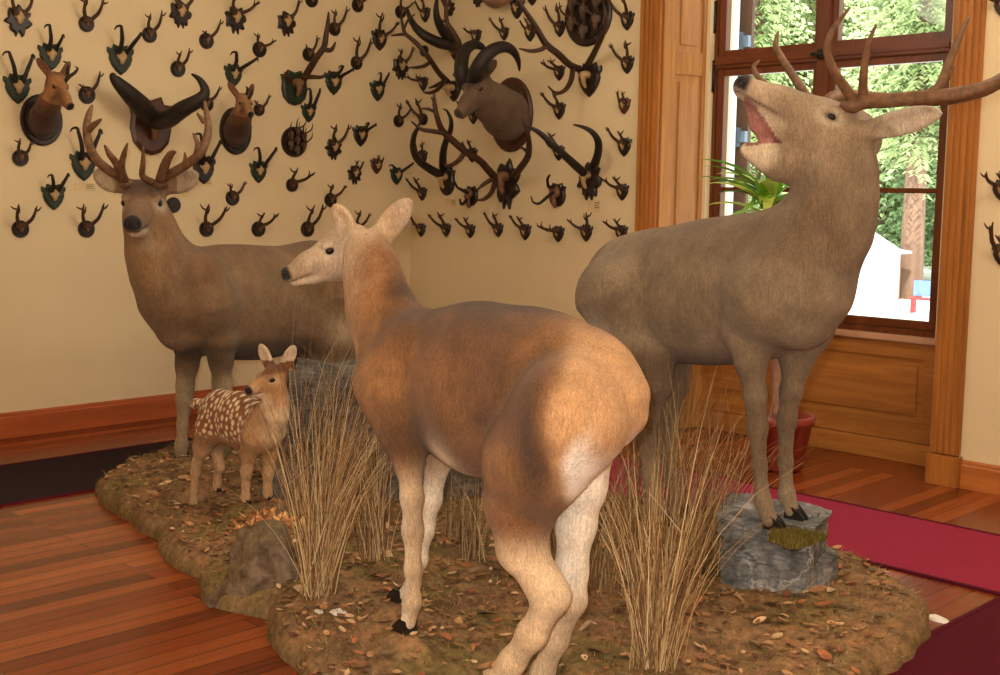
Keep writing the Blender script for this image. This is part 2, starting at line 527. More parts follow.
# far wooded slope
mb = MB()
vs, fs = [], []
for i in range(40):
    for j in range(12):
        x = -110+i*4.5; d = j/11
        vs.append((x, 82+d*40+rnd.uniform(-1, 1), GZ+d*38+noise.noise(Vector((x*.1, d*4, 0)))*3))
for i in range(39):
    for j in range(11):
        fs.append((i*12+j, (i+1)*12+j, (i+1)*12+j+1, i*12+j+1))
mb.add(vs, fs)
hm, nt, b = mat_new('wooded_hillside')
f = ntex(nt, coords(nt, (1, 1, .45)), .7, 8, .75)
nt.links.new(ramp(nt, f, [(.3, (.08, .14, .05)), (.5, (.22, .32, .14)), (.7, (.42, .52, .3))]), b.inputs['Base Color'])
b.inputs['Roughness'].default_value = 1.
tag(mb.build('hillside', hm), kind='structure')
# hut, tents and seats on the forecourt
x, y = out_at(870, 29)
HS = .62
hut = empty('wooden_hut', (x, y, GZ), 'small brown timber hut under the trees outside the window', 'hut')
M['hut'] = wood('hut_boards', (112, 66, 40), (160, 104, 70), 'z')
mb = MB(); mb.box((-.9, -.5, 0), (.9, .8, 1.9)); mb.build('wall', M['hut'], hut, smooth=False)
mb = MB(); mb.box((-.25, -.53, 0), (.35, -.49, 1.6)); mb.build('door', simple('hut_door', (60, 38, 26), .7), hut, smooth=False)
mb = MB(); mb.hexa([(-1.2, -1., 2.05), (1.2, -1., 1.75), (1.2, 1., 1.75), (-1.2, 1., 2.05), (-1.2, -1., 2.13), (1.2, -1., 1.83), (1.2, 1., 1.83), (-1.2, 1., 2.13)])
mb.build('roof', simple('hut_roof', (225, 222, 215), .7), hut, smooth=False)
hut.scale = (HS, HS, HS)
M['tent'] = simple('white_canvas', (226, 232, 240), .7, .05)
for px, ds, s, lb in ((842, 27, 1.0, 'white canvas tent nearest the chest of the right stag, outside'), (836, 36, .8, 'white canvas tent further back beside the right stag’s chest, outside')):
    x, y = out_at(px, ds)
    tt = empty('canvas_tent', (x, y, GZ), lb, 'tent', 'white tents on the forecourt')
    mb = MB()
    q = .95*s
    mb.add([(-q, -q, 1.2*s), (q, -q, 1.2*s), (q, q, 1.2*s), (-q, q, 1.2*s), (0, 0, 2.05*s)], [(0, 1, 4), (1, 2, 4), (2, 3, 4), (3, 0, 4)])
    mb.build('canopy', M['tent'], tt, smooth=False)
    mb = MB(); mb.box((-q*.95, -q*.95, 0), (q*.95, q*.95, 1.2*s)); mb.build('side_panel', M['tent'], tt, smooth=False)
x, y = out_at(931, 26)
bn = empty('red_bench', (x, y, GZ), 'small red bench standing by the pale trunk outside', 'bench')
M['redp'] = simple('red_paint', (190, 40, 40), .5)
bn.scale = (.55, .55, .7)
mb = MB(); mb.box((-.6, -.2, .4), (.6, .2, .46)); mb.build('seat', M['redp'], bn, smooth=False)
mb = MB(); mb.box((-.6, .16, .5), (.6, .2, .95)); mb.build('backrest', simple('blue_paint', (90, 120, 190), .5), bn, smooth=False)
for sx in (-.5, .5):
    mb = MB(); mb.box((sx-.03, -.18, 0), (sx+.03, .18, .42)); mb.build('leg', M['redp'], bn, smooth=False)

# ------------------------------------------------------------------ light
w = bpy.data.worlds.new('World'); SC.world = w; w.use_nodes = True
bg = w.node_tree.nodes['Background']
bg.inputs[0].default_value = (.86, .93, 1., 1); bg.inputs[1].default_value = 3.
def lamp(kind, name, loc, energy, color=(1, 1, 1), **kw):
    d = bpy.data.lights.new(name, kind); d.energy = energy; d.color = color
    for k, v in kw.items(): setattr(d, k, v)
    o = bpy.data.objects.new(name, d); COL.objects.link(o); o.location = loc
    return o
s = lamp('SUN', 'sun', (0, 0, 20), 11., (1, .97, .92), angle=.01)
s.rotation_euler = Vector((-.35, .75, -.75)).to_track_quat('-Z', 'Y').to_euler()
fl = CAM+RT*(-.05)+DN*(-.09)-FW*.02
lamp('POINT', 'camera_flash', tuple(fl), 330., (1, .955, .89), shadow_soft_size=.03)
for x, y, e in ((2.7, -2.5, 48), (5.7, -1.7, 78), (4.2, -5.4, 14)):
    a = lamp('POINT', 'ceiling_lamp', (x, y, RZ-.5), e, (1, .89, .73), shadow_soft_size=.3)

# ------------------------------------------------------------------ signed distance modelling
class SDF:
    def __init__(s, lo, hi, h):
        s.h = h
        s.lo = np.array(lo, float)
        s.n = np.ceil((np.array(hi)-s.lo)/h).astype(int)+1
        s.v = np.ones(s.n, np.float32)
    def sub(s, lo, hi):
        a = np.clip(np.floor((np.array(lo)-s.lo)/s.h).astype(int), 0, s.n)
        b = np.clip(np.ceil((np.array(hi)-s.lo)/s.h).astype(int)+1, 0, s.n)
        if (b <= a).any(): return None
        ax = [(s.lo[i]+s.h*np.arange(a[i], b[i])).astype(np.float32) for i in range(3)]
        return tuple(slice(a[i], b[i]) for i in range(3)), ax
    def op(s, d, sl, k, sign):
        c = s.v[sl]
        if sign > 0:
            hh = np.clip(.5+.5*(c-d)/k, 0, 1)
            s.v[sl] = c*(1-hh)+d*hh-k*hh*(1-hh)
        else:
            hh = np.clip(.5-.5*(c+d)/k, 0, 1)
            s.v[sl] = c*(1-hh)-d*hh+k*hh*(1-hh)
    def cone(s, a, b, ra, rb, k=.03, sign=1, lat=None, sy=1.):
        """round cone; lat = (unit lateral axis, lateral coordinate of the middle plane), squeezed by sy along it"""
        a, b = np.array(a, float), np.array(b, float)
        mg = max(ra, rb)+.09
        r = s.sub(np.minimum(a, b)-mg, np.maximum(a, b)+mg)
        if r is None: return
        sl, (X, Y, Z) = r
        X, Y, Z = X[:, None, None], Y[None, :, None], Z[None, None, :]
        dx, dy, dz = X-a[0], Y-a[1], Z-a[2]
        if lat is not None:
            L = lat
            q = (dx*L[0]+dy*L[1]+dz*L[2])*(1/sy-1)
            dx, dy, dz = dx+q*L[0], dy+q*L[1], dz+q*L[2]
        ab = b-a
        if lat is not None: ab = ab+np.array(L)*((ab@np.array(L))*(1/sy-1))
        l2 = ab@ab+1e-12
        t = np.clip((dx*ab[0]+dy*ab[1]+dz*ab[2])/l2, 0, 1)
        d = np.sqrt((dx-t*ab[0])**2+(dy-t*ab[1])**2+(dz-t*ab[2])**2)-(ra+(rb-ra)*t)
        if lat is not None: d = d*(.5+.5*sy)
        s.op(d.astype(np.float32), sl, k, sign)
    def chain(s, P, R, k=.03, **kw):
        for i in range(len(P)-1):
            s.cone(P[i], P[i+1], R[i], R[i+1], k if i == 0 else min(k, .02+R[i]*.3), **kw)
    def ell(s, c, r, A=np.eye(3), k=.03, sign=1):
        c, r, A = np.array(c, float), np.array(r, float), np.array(A, float)
        ext = np.sqrt(((A*r[:, None])**2).sum(0))+.07
        q = s.sub(c-ext, c+ext)
        if q is None: return
        sl, (X, Y, Z) = q
        X, Y, Z = X[:, None, None]-c[0], Y[None, :, None]-c[1], Z[None, None, :]-c[2]
        k0 = k1 = 0
        for i in range(3):
            u = (X*A[i][0]+Y*A[i][1]+Z*A[i][2])/r[i]
            k0 = k0+u*u; k1 = k1+(u/r[i])**2
        k0, k1 = np.sqrt(k0), np.sqrt(k1)
        d = k0*(k0-1)/(k1+1e-6)
        s.op(d.astype(np.float32), sl, k, sign)
    def nets(s):
        v = s.v; S = v < 0
        c = np.zeros(np.array(v.shape)-1, np.uint8)
        n = v.shape
        for i in (0, 1):
            for j in (0, 1):
                for k in (0, 1):
                    c += S[i:n[0]-1+i, j:n[1]-1+j, k:n[2]-1+k]
        act = (c > 0) & (c < 8)
        I = np.argwhere(act)
        idx = np.full(act.shape, -1, np.int32); idx[act] = np.arange(len(I))
        cor = np.array([(i, j, k) for i in (0, 1) for j in (0, 1) for k in (0, 1)])
        V = np.stack([v[I[:, 0]+q[0], I[:, 1]+q[1], I[:, 2]+q[2]] for q in cor], 1)
        pos = np.zeros((len(I), 3)); cnt = np.zeros(len(I))
        for a in range(8):
            for b in range(a+1, 8):
                if np.abs(cor[a]-cor[b]).sum() != 1: continue
                va, vb = V[:, a], V[:, b]
                mm = (va < 0) != (vb < 0)
                t = np.where(mm, va/np.where(mm, va-vb, 1), 0)
                pos += mm[:, None]*(cor[a]+t[:, None]*(cor[b]-cor[a])); cnt += mm
        vert = s.lo+(I+pos/cnt[:, None])*s.h
        faces = []
        for ax in range(3):
            sl0 = [slice(None)]*3; sl1 = [slice(None)]*3
            sl0[ax] = slice(0, -1); sl1[ax] = slice(1, None)
            e = S[tuple(sl0)] != S[tuple(sl1)]
            Q = np.argwhere(e)
            o1, o2 = [q for q in range(3) if q != ax]
            Q = Q[(Q[:, o1] > 0) & (Q[:, o2] > 0) & (Q[:, o1] < n[o1]-1) & (Q[:, o2] < n[o2]-1)]
            def cell(d1, d2):
                C = Q.copy(); C[:, o1] -= d1; C[:, o2] -= d2
                return idx[C[:, 0], C[:, 1], C[:, 2]]
            f = np.stack([cell(1, 1), cell(0, 1), cell(0, 0), cell(1, 0)], 1)
            ins = S[Q[:, 0], Q[:, 1], Q[:, 2]]
            flip = ins if ax != 1 else ~ins
            f[~flip] = f[~flip][:, ::-1]
            faces.append(f)
        return vert, np.concatenate(faces)

def np_mesh(name, V, Fq, col=None, smooth=True):
    me = bpy.data.meshes.new(name)
    me.vertices.add(len(V)); me.vertices.foreach_set('co', np.asarray(V, np.float32).ravel())
    me.loops.add(Fq.size); me.loops.foreach_set('vertex_index', np.asarray(Fq, np.int32).ravel())
    me.polygons.add(len(Fq)); me.polygons.foreach_set('loop_start', np.arange(0, Fq.size, Fq.shape[1], dtype=np.int32))
    me.polygons.foreach_set('use_smooth', np.full(len(Fq), smooth))
    me.update(calc_edges=True); me.validate()
    if col is not None:
        at = me.color_attributes.new('Col', 'FLOAT_COLOR', 'POINT')
        at.data.foreach_set('color', np.concatenate([col, np.ones((len(col), 1))], 1).astype(np.float32).ravel())
    return me

def vnormals(V, Fq):
    a = V[Fq[:, 2]]-V[Fq[:, 0]]; b = V[Fq[:, 3]]-V[Fq[:, 1]]
    n = np.cross(a, b); N = np.zeros_like(V)
    for i in range(4): np.add.at(N, Fq[:, i], n)
    return N/(np.linalg.norm(N, axis=1, keepdims=True)+1e-9)

def relax(V, Fq, it=2, f=.5):
    for _ in range(it):
        A = np.zeros_like(V); c = np.zeros(len(V))
        for i in range(4):
            j = (i+1) % 4
            np.add.at(A, Fq[:, i], V[Fq[:, j]]); np.add.at(A, Fq[:, j], V[Fq[:, i]])
            np.add.at(c, Fq[:, i], 1); np.add.at(c, Fq[:, j], 1)
        V = V*(1-f)+f*A/c[:, None]
    return V

def vnoise(P, scale, seed=0, oct=3):
    """smooth value noise, numpy"""
    out = np.zeros(len(P)); amp = 1.; tot = 0
    for o in range(oct):
        Q = P*scale*(2**o)+seed*17.3+o*5.1
        i = np.floor(Q).astype(np.int64); f = Q-i; f = f*f*(3-2*f)
        r = np.zeros(len(P))
        for a in (0, 1):
            for b in (0, 1):
                for c in (0, 1):
                    h = ((i[:, 0]+a)*73856093) ^ ((i[:, 1]+b)*19349663) ^ ((i[:, 2]+c)*83492791)
                    h = (h*1103515245+12345) & 0x7fffffff
                    h = ((h >> 7) ^ h) % 10007/10007.
                    wt = (f[:, 0] if a else 1-f[:, 0])*(f[:, 1] if b else 1-f[:, 1])*(f[:, 2] if c else 1-f[:, 2])
                    r += h*wt
        out += amp*r; tot += amp; amp *= .5
    return out/tot

def sst(a, b, x):
    t = np.clip((x-a)/(b-a), 0, 1)
    return t*t*(3-2*t)

class Paint:
    def __init__(s, n, rgb): s.c = np.tile(np.array(lin(rgb)), (n, 1))
    def put(s, rgb, w):
        w = np.clip(w, 0, 1)[:, None]
        s.c = s.c*(1-w)+np.array(lin(rgb))*w

M['fur'] = None
def fur_mat(name, var=.16):
    mt, nt, b = mat_new(name)
    a = nt.nodes.new('ShaderNodeAttribute'); a.attribute_name = 'Col'
    f1 = ntex(nt, coords(nt, (150, 150, 26)), 1., 4, .7, .4)
    f2 = ntex(nt, coords(nt, (14, 14, 9)), 1., 4, .6, .3)
    f3 = ntex(nt, coords(nt, (420, 420, 110)), 1., 2, .6)
    k = ramp(nt, f1, [(.3, (1-var*1.7,)*3), (.7, (1+var*1.5,)*3)])
    k2 = ramp(nt, f2, [(.3, (1-var*1.2,)*3), (.7, (1+var*1.1,)*3)])
    k3 = ramp(nt, f3, [(.3, (1-var*1.6,)*3), (.7, (1+var*1.6,)*3)])
    c = mix(nt, a.outputs['Color'], k, 1., 'MULTIPLY')
    c = mix(nt, c, k2, 1., 'MULTIPLY')
    c = mix(nt, c, k3, 1., 'MULTIPLY')
    nt.links.new(c, b.inputs['Base Color'])
    b.inputs['Roughness'].default_value = .72
    b.inputs['Specular IOR Level'].default_value = .18
    b.inputs['Sheen Weight'].default_value = .12
    b.inputs['Sheen Roughness'].default_value = .5
    md = nt.nodes.new('ShaderNodeMath'); md.operation = 'ADD'
    nt.links.new(f1, md.inputs[0]); nt.links.new(f3, md.inputs[1])
    bump(nt, b, md.outputs[0], .55, .006)
    return mt
M['fur'] = fur_mat('deer_fur')
M['eye'] = simple('dark_glass_eye', (22, 12, 8), .06, .1)
M['hoof'] = simple('black_hoof', (30, 27, 25), .35, .3, 30, .2)
M['antler'] = None
def antler_mat(name, dark, light, tipc):
    mt, nt, b = mat_new(name)
    f = ntex(nt, coords(nt, (1, 1, 1)), 34., 6, .7)
    c = ramp(nt, f, [(.3, lin(dark)), (.65, lin(light))])
    nt.links.new(c, b.inputs['Base Color'])
    b.inputs['Roughness'].default_value = .5
    b.inputs['Specular IOR Level'].default_value = .35
    bump(nt, b, ntex(nt, coords(nt), 90., 5, .7), .6, .006)
    return mt
M['antler'] = antler_mat('brown_antler', (80, 54, 36), (134, 98, 68), None)
M['antler_d'] = antler_mat('dark_antler', (40, 25, 17), (80, 52, 34), None)
M['antler_r'] = antler_mat('roe_antler', (44, 30, 20), (88, 60, 40), None)
M['horn'] = antler_mat('black_horn', (22, 17, 14), (48, 38, 30), None)
M['skull'] = simple('old_skull', (176, 146, 100), .7, .35, 30, .3)
M['skull_d'] = simple('brown_skull', (120, 84, 54), .7, .45, 30, .3)
M['plq'] = simple('dark_plaque', (34, 22, 16), .4, .35, 20, .1)
M['plq_b'] = simple('brown_plaque', (74, 42, 24), .4, .35, 20, .1)
M['plq_g'] = simple('green_plaque', (30, 42, 24), .5, .35, 20, .1)
M['card'] = simple('paper_card', (214, 188, 140), .8, .1)
M['ink'] = simple('card_print', (96, 90, 74), .8, .2)

class Frame:
    """right-handed frame for a head: o = point between the eyes, X along the muzzle, Y to the animal's left, Z up"""
    def __init__(s, o, fwd, up, sc):
        s.o = np.array(o, float); X = np.array(fwd, float); X /= np.linalg.norm(X)
        Y = np.cross(np.array(up, float), X); Y /= np.linalg.norm(Y)
        s.A = np.array([X, Y, np.cross(X, Y)]); s.s = sc
    sx = 1.
    def w(s, *p): return s.o+s.A.T@(np.array([p[0]*(s.sx if p[0] > 0 else 1), p[1], p[2]], float)*s.s)
    def d(s, *p):
        q = s.A.T@np.array(p, float)
        return q/np.linalg.norm(q)
    def loc(s, V):
        q = (V-s.o)@s.A.T/s.s
        q[:, 0] = np.where(q[:, 0] > 0, q[:, 0]/s.sx, q[:, 0])
        return q
    def rot(s, ang):
        """rotation about Y"""
        c, n = math.cos(ang), math.sin(ang)
        R = np.array([[c, 0, n], [0, 1, 0], [-n, 0, c]])
        return R@s.A

def ear(S, base, dirv, face, L, W, th=.013):
    d = np.array(dirv, float); d /= np.linalg.norm(d)
    n = np.array(face, float); n = n-d*(n@d); n /= np.linalg.norm(n)
    w_ = np.cross(n, d)
    A = np.array([d, w_, n])
    base = np.array(base, float)
    S.cone(base-d*.02, base+d*L*.25, W*.36, W*.30, .03)
    S.ell(base+d*L*.54, (L*.5, W*.5, th*1.5), A, .02)
    S.cone(base+d*L*.75, base+d*L*1.0, W*.26, .008, .02, lat=n, sy=.35)
    S.ell(base+d*L*.56+n*(th*1.5+.003), (L*.40, W*.36, th*1.5), A, .008, -1)

def deer_head(S, f, ears, mouth=0., mane=False):
    """adds a deer's head to the field; ears = [(dir, facing)] for left and right; mouth = jaw opening angle"""
    s = f.s; W = f.w
    S.ell(W(-.085, 0, .0), np.array((.10, .072, .078))*s, f.A, .03)             # skull
    S.cone(W(-.03, 0, -.012), W(.12, 0, -.03), .070*s, .047*s, .03*s, lat=f.A[1], sy=.86)
    S.cone(W(.12, 0, -.03), W(.215, 0, -.042), .046*s, .034*s, .03*s, lat=f.A[1], sy=.9)
    S.ell(W(.228, 0, -.036), np.array((.024, .031, .028))*s, f.A, .015*s)        # nose
    for q in (-1, 1):
        S.ell(W(-.04, q*.042, -.055), np.array((.085, .03, .062))*s, f.A, .03*s)  # cheek
        S.ell(W(.0, q*.058, .022), np.array((.034, .018, .016))*s, f.A, .015*s)   # brow
        S.ell(W(.008, q*.074, .0), np.array((.022, .014, .013))*s, f.A, .006, -1) # eye socket
        S.ell(W(.243, q*.020, -.036), np.array((.010, .007, .010))*s, f.A, .004, -1)
    if mouth == 'open': pass
    elif mouth:
        A = f.rot(-mouth)
        hx = W(-.065, 0, -.075)
        J = lambda x, z: hx+A.T@(np.array((x, 0, z))*s)
        S.cone(hx, J(.13, -.012), .05*s, .03*s, .03*s)
        S.cone(J(.13, -.012), J(.27, .006), .029*s, .020*s, .02*s)
        S.ell(J(.28, .010), np.array((.018, .022, .014))*s, A, .015*s)
        # hollow of the open mouth
        mid = (f.A[0]+A[0]); mid /= np.linalg.norm(mid)
        S.cone(hx+mid*.115*s+f.A[2]*.004, hx+mid*.30*s, .028*s, .055*s, .02*s, -1, lat=f.A[1], sy=.62)
    else:
        S.cone(W(-.075, 0, -.085), W(.10, 0, -.078), .05*s, .032*s, .03*s, lat=f.A[1], sy=.8)
        S.cone(W(.10, 0, -.078), W(.205, 0, -.074), .030*s, .019*s, .02*s)
        for q in (-1, 1):
            S.cone(W(.235, 0, -.064), W(.12, q*.042, -.066), .005*s, .003*s, .004, -1)
    S.ell(W(-.055, 0, -.06), np.array((.095, .055, .078))*s, f.A, .04*s)
    for q, e_ in zip((1, -1), ears):
        if e_ is None: continue
        d, n, L, Wd = e_
        ear(S, W(-.105, q*.062, .042), d, n, L*s, Wd*s)

def eyes(f, parent, O, sides=(1, -1), r=.0155):
    for q in sides:
        mb = MB(); mb.ell(f.w(.006, q*.0625, .001)-O, (r*f.s*1.15, r*f.s*.95, r*f.s*.95), f.A, 14, 10)
        mb.build('eye', M['eye'], parent)

def hoof(parent, O, p, fwd, s=1., name='hoof'):
    """cloven hoof: two toes, p = middle of the foot on the ground"""
    p = np.array(p, float)-O
    d = np.array([fwd[0], fwd[1], 0.]); d /= np.linalg.norm(d)
    n = np.array([-d[1], d[0], 0])
    mb = MB()
    for q in (-1, 1):
        def pt(x, y, z): return p+(d*x+n*(y+q*.019)+np.array([0, 0, z]))*s
        prof = [(-.042, .017, .0), (-.040, .017, .058), (.0, .017, .062), (.035, .011, .036), (.062, .005, .010), (.060, .005, 0)]
        vs = [pt(x, -w_, z) for x, w_, z in prof]+[pt(x, w_, z) for x, w_, z in prof]
        k = len(prof)
        mb.add(vs, [(i, (i+1) % k, k+(i+1) % k, k+i) for i in range(k)]+[tuple(range(k)), tuple(range(2*k-1, k-1, -1))])
    return mb.build(name, M['hoof'], parent, smooth=False, bevel=.005*s)

class Plane:
    """upright mid-plane of an animal through floor point O with heading F; pixel -> point at lateral offset lat (left positive)"""
    def __init__(s, O, F):
        s.O = np.array([O[0], O[1], 0.]); F = np.array([F[0], F[1], 0.]); s.F = F/np.linalg.norm(F)
        s.L = np.array([-s.F[1], s.F[0], 0.])
    def p(s, x, y, lat=0.):
        r = ray(x, y)
        t = (lat-(CAM-s.O)@s.L)/(r@s.L)
        return CAM+t*r
    def j(s, x, y, rpx, lat=0.):
        w = s.p(x, y, lat)
        return w, rpx*depth(w)/F_PX
    def chain(s, S, J, lat=0., k=.03, sy=None):
        P, R = zip(*[s.j(q[0], q[1], q[2], q[3] if len(q) > 3 else lat) for q in J])
        S.chain(P, R, k, **({} if sy is None else dict(lat=s.L, sy=sy)))
        return P

def finish(S, name, parent, O, paint, mat=None):
    V, Fq = S.nets()
    V = relax(V, Fq, 1, .4)
    N = vnormals(V, Fq)
    col = paint(V, N)
    return link(name, np_mesh(name, V-O, Fq, col), mat or M['fur'], parent)
# ------------------------------------------------------------------ the deer
def pt_seg(V, a, b):
    a, b = np.array(a), np.array(b)
    t = np.clip(((V-a)@(b-a))/((b-a)@(b-a)), 0, 1)
    return np.linalg.norm(V-a-t[:, None]*(b-a), axis=1)

GROUND = []                                            # (x, y, z) the mound must meet

def foot(pl, root, O, px, py, lat, fwd=None, s=1.):
    p = pl.p(px, py, lat)
    hoof(root, O, p, pl.F if fwd is None else fwd, s*.68)
    return p

def face_paint(P, V, f, base, muzzle=(150, 120, 92), dark_nose=True):
    q = f.loc(V)
    x, y, z = q[:, 0], q[:, 1], q[:, 2]
    inh = (x > -.16) & (x < .3) & (np.abs(y) < .12) & (z > -.14) & (z < .12)
    h = sst(-.17, -.10, x)*sst(.34, .3, x)*sst(.16, .11, np.abs(y))*sst(-.20, -.13, z)*sst(.16, .10, z)
    P.put(base, h*sst(-.14, -.05, x))
    P.put(muzzle, h*sst(.1, .2, x)*.8)
    P.put((214, 196, 168), h*sst(-.062, -.085, z)*sst(.06, .14, x)*.8)
    P.put((226, 208, 180), h*np.exp(-(((x-.008)/.034)**2+((np.abs(y)-.07)/.03)**2+((z+.004)/.024)**2))*.8)
    P.put((30, 22, 18), h*np.exp(-(((x-.008)/.02)**2+((np.abs(y)-.066)/.016)**2+((z+.0)/.012)**2))*1.2)
    P.put((36, 30, 30), h*sst(.208, .228, x)*sst(-.062, -.052, z))
    P.put((50, 38, 32), h*np.exp(-((z+.064)/.0035)**2)*sst(.10, .14, x)*.8)
    return q

# ---- hind in the foreground -------------------------------------------------
pl = Plane((4.6, -3.7), (-1, -.05))
O = pl.O.copy()
S = SDF((3.5, -4.3, -.05), (5.5, -3.15, 1.62), .0075)
pl.chain(S, [(429, 375, 66), (482, 389, 81), (540, 392, 77), (586, 392, 64)], k=.08, sy=.72)
pl.chain(S, [(408, 352, 34), (398, 384, 42), (404, 415, 33)], .085, .035)
pl.chain(S, [(400, 378, 42), (418, 420, 30)], -.07, .06)
pl.chain(S, [(398, 352, 46), (380, 310, 35), (372, 275, 29), (368, 256, 27)], 0, .07, .8)
# rump and legs
pl.chain(S, [(570, 415, 62), (535, 462, 52), (521, 502, 36), (522, 548, 24), (543, 583, 18), (553, 596, 16), (532, 634, 14), (512, 662, 12.5), (495, 686, 13), (486, 702, 13)], .12, .035)
pl.chain(S, [(588, 398, 40), (582, 445, 30), (581, 485, 24), (576, 525, 18.5), (571, 572, 15.5), (571, 600, 14.5), (556, 640, 11.5), (543, 672, 10.5), (531, 696, 11.5), (527, 708, 12)], -.10, .06)
pl.chain(S, [(620, 394, 22), (620, 412, 16), (604, 434, 9)], 0, .05)
pl.chain(S, [(402, 405, 32), (404, 436, 20), (409, 462, 13.5), (412, 498, 10.2), (412.5, 530, 9.4), (413, 568, 7.4), (412, 602, 8.2), (408, 622, 8)], .09, .04)
pl.chain(S, [(425, 425, 28), (438, 460, 12.5), (431, 500, 9.4), (425, 530, 8.4), (420, 560, 6.6), (413, 584, 6.8), (405, 594, 7)], -.09, .04)
pl.chain(S, [(634, 396, 11), (633, 416, 10), (624, 434, 7)], 0, .05)                 # short tail
eyep = pl.p(331, 250, .0)
hf = Frame(eyep-RT*.012, -RT*.90+DN*.36-FW*.30, (0, 0, 1), .84); hf.sx = .80
up = np.array([0, 0, 1.])
deer_head(S, hf, [(-RT*.55-DN*.83-FW*.1, -RT*.6-FW*.8, .12, .085), None])
ear(S, pl.p(372, 248, -.02), RT*.60-DN*.78+FW*.1, -FW+RT*.1, .195, .088)
root = empty('deer_hind', tuple(O), 'large red deer hind with pale rump towards the viewer, standing in the foreground', 'deer')
def paint(V, N):
    P = Paint(len(V), (128, 88, 54))
    L = V-O; f = L@pl.F; l = L@pl.L; z = L[:, 2]
    fe = f+.67*np.clip(l, 0, .25)
    n1 = vnoise(V, 9, 1); n2 = vnoise(V, 26, 2)
    P.put((154, 110, 68), sst(.35, .75, vnoise(V, 4.5, 3))*.6)
    P.put((66, 46, 32), sst(1.0, 1.17, z+.12*(n1-.5))*sst(.42, .2, np.abs(f+.05))*.75)
    # dark smoky patches on the flank and along the edge of the pale rump
    P.put((70, 52, 40), np.exp(-(((f-.05)/.15)**2+((z-.78)/.12)**2))*sst(-.02, .08, l)*.85*(.6+.6*n1))
    P.put((64, 48, 38), np.exp(-(((fe+.33)/.055)**2+((z-.84)/.22)**2))*sst(0, .1, l)*.85)
    P.put((72, 50, 36), np.exp(-(((fe+.16)/.13)**2+((z-.98)/.17)**2))*.75*(.55+.8*n1))
    P.put((166, 122, 78), np.exp(-(((f-.3)/.12)**2+((z-.92)/.13)**2))*.55)
    # rump
    P.put((198, 154, 110), sst(-.385, -.45, fe+.05*(n1-.5))*sst(.62, .75, z)*sst(1.20, 1.06, z))
    P.put((184, 140, 96), sst(-.52, -.6, f)*.6)
    w = sst(-.41, -.46, fe+.03*(n1-.5))*sst(.30, .20, l+.06*(n2-.5))*sst(-.16, -.04, l)*sst(.03, -.04, z+.06*(n1-.5)+.03*(n2-.5)-(.945-1.0*np.clip(fe+.54, 0, .2)))*sst(.55, .62, z)*sst(-.67, -.60, f)
    P.put((252, 242, 228), w)
    # belly, legs
    P.put((196, 168, 134), sst(.72, .60, z)*sst(-.35, -.1, f)*.8)
    P.put((230, 212, 186), sst(.66, .54, z)*sst(.1, .16, f))
    P.put((206, 178, 146), sst(.60, .46, z)*sst(-.02, -.12, f))
    P.put((222, 190, 152), sst(.62, .42, z)*sst(-.02, -.1, f)*sst(.0, .14, f+l*1.0+.42)*.8)
    P.put((240, 226, 206), sst(.78, .66, z)*sst(.0, -.03, l)*sst(-.05, -.15, f)*sst(.30, .40, z)*.95)
    P.put((246, 226, 196), np.exp(-(((f+.03)/.05)**2+((z-.70)/.08)**2+((l-.12)/.1)**2))*.8)
    # neck and head
    P.put((196, 166, 130), sst(.34, .46, f)*sst(.6, .8, z))
    P.put((156, 112, 70), sst(.25, .35, f)*sst(.55, .4, f)*sst(1.0, 1.12, z)*sst(1.36, 1.2, z)*.7)
    P.put((60, 42, 30), sst(.33, .27, f)*sst(1.16, 1.2, z)*sst(1.36, 1.27, z)*.8)
    q = face_paint(P, V, hf, (176, 152, 126), (170, 142, 112))
    P.put((196, 176, 152), sst(.45, .75, n2)*sst(1.1, 1.25, z)*sst(.3, .42, f)*.4)
    P.put((214, 200, 182), sst(1.36, 1.40, z)*sst(.45, .30, f)*.6)
    return P.c
finish(S, 'body', root, O, paint)
eyes(hf, root, O)
for a in ((405, 631, .09), (399, 600, -.09), (482, 716, .11), (524, 722, -.10)):
    GROUND.append(foot(pl, root, O, *a))

# ---- bellowing stag on the right -------------------------------------------
pl = Plane((4.95, -2.465), (1, 0))
O = pl.O.copy()
S = SDF((3.75, -3.05, -.05), (5.5, -2.0, 2.08), .0078)
pl.chain(S, [(790, 280, 66), (745, 289, 69), (700, 293, 66), (648, 293, 58), (628, 290, 50)], k=.08, sy=.72)
pl.chain(S, [(805, 300, 40), (800, 318, 32)], -.08, .06)
pl.chain(S, [(790, 268, 34), (766, 298, 45), (750, 330, 26), (751, 362, 14.5), (755, 395, 10.5), (757.5, 428, 9.2), (759.5, 465, 6.6), (763, 502, 7.6), (770, 520, 8.)], -.105, .035)
pl.chain(S, [(812, 300, 38), (806, 330, 24), (797, 362, 14), (791, 392, 10), (786.5, 420, 8.8), (785.5, 462, 6.4), (786.5, 495, 7.4), (792, 511, 7.6)], .10, .05)
pl.chain(S, [(622, 298, 47), (630, 330, 31), (652, 362, 20), (657, 385, 14), (648, 415, 11), (646, 440, 9), (651, 475, 7.5), (655, 505, 8), (660, 516, 8)], -.105, .035)
pl.chain(S, [(640, 305, 40), (655, 330, 30), (672, 365, 17), (676, 385, 12), (667, 412, 10), (665, 440, 8.5), (670, 472, 7), (674, 498, 7.5), (678, 508, 7.5)], .10, .06)
pl.chain(S, [(690, 350, 9), (668, 352, 12), (660, 360, 9)], 0, .03)
pl.chain(S, [(585, 292, 6), (584, 312, 4)], 0, .03)                                   # tail
pl.chain(S, [(800, 258, 58), (826, 225, 45), (836, 195, 38), (838, 168, 35), (834, 146, 32)], 0, .07, .82)
hp = Plane(tuple(pl.p(830, 120, 0)[:2]), (-.72, -.69))
eo = hp.p(826, 120, 0)
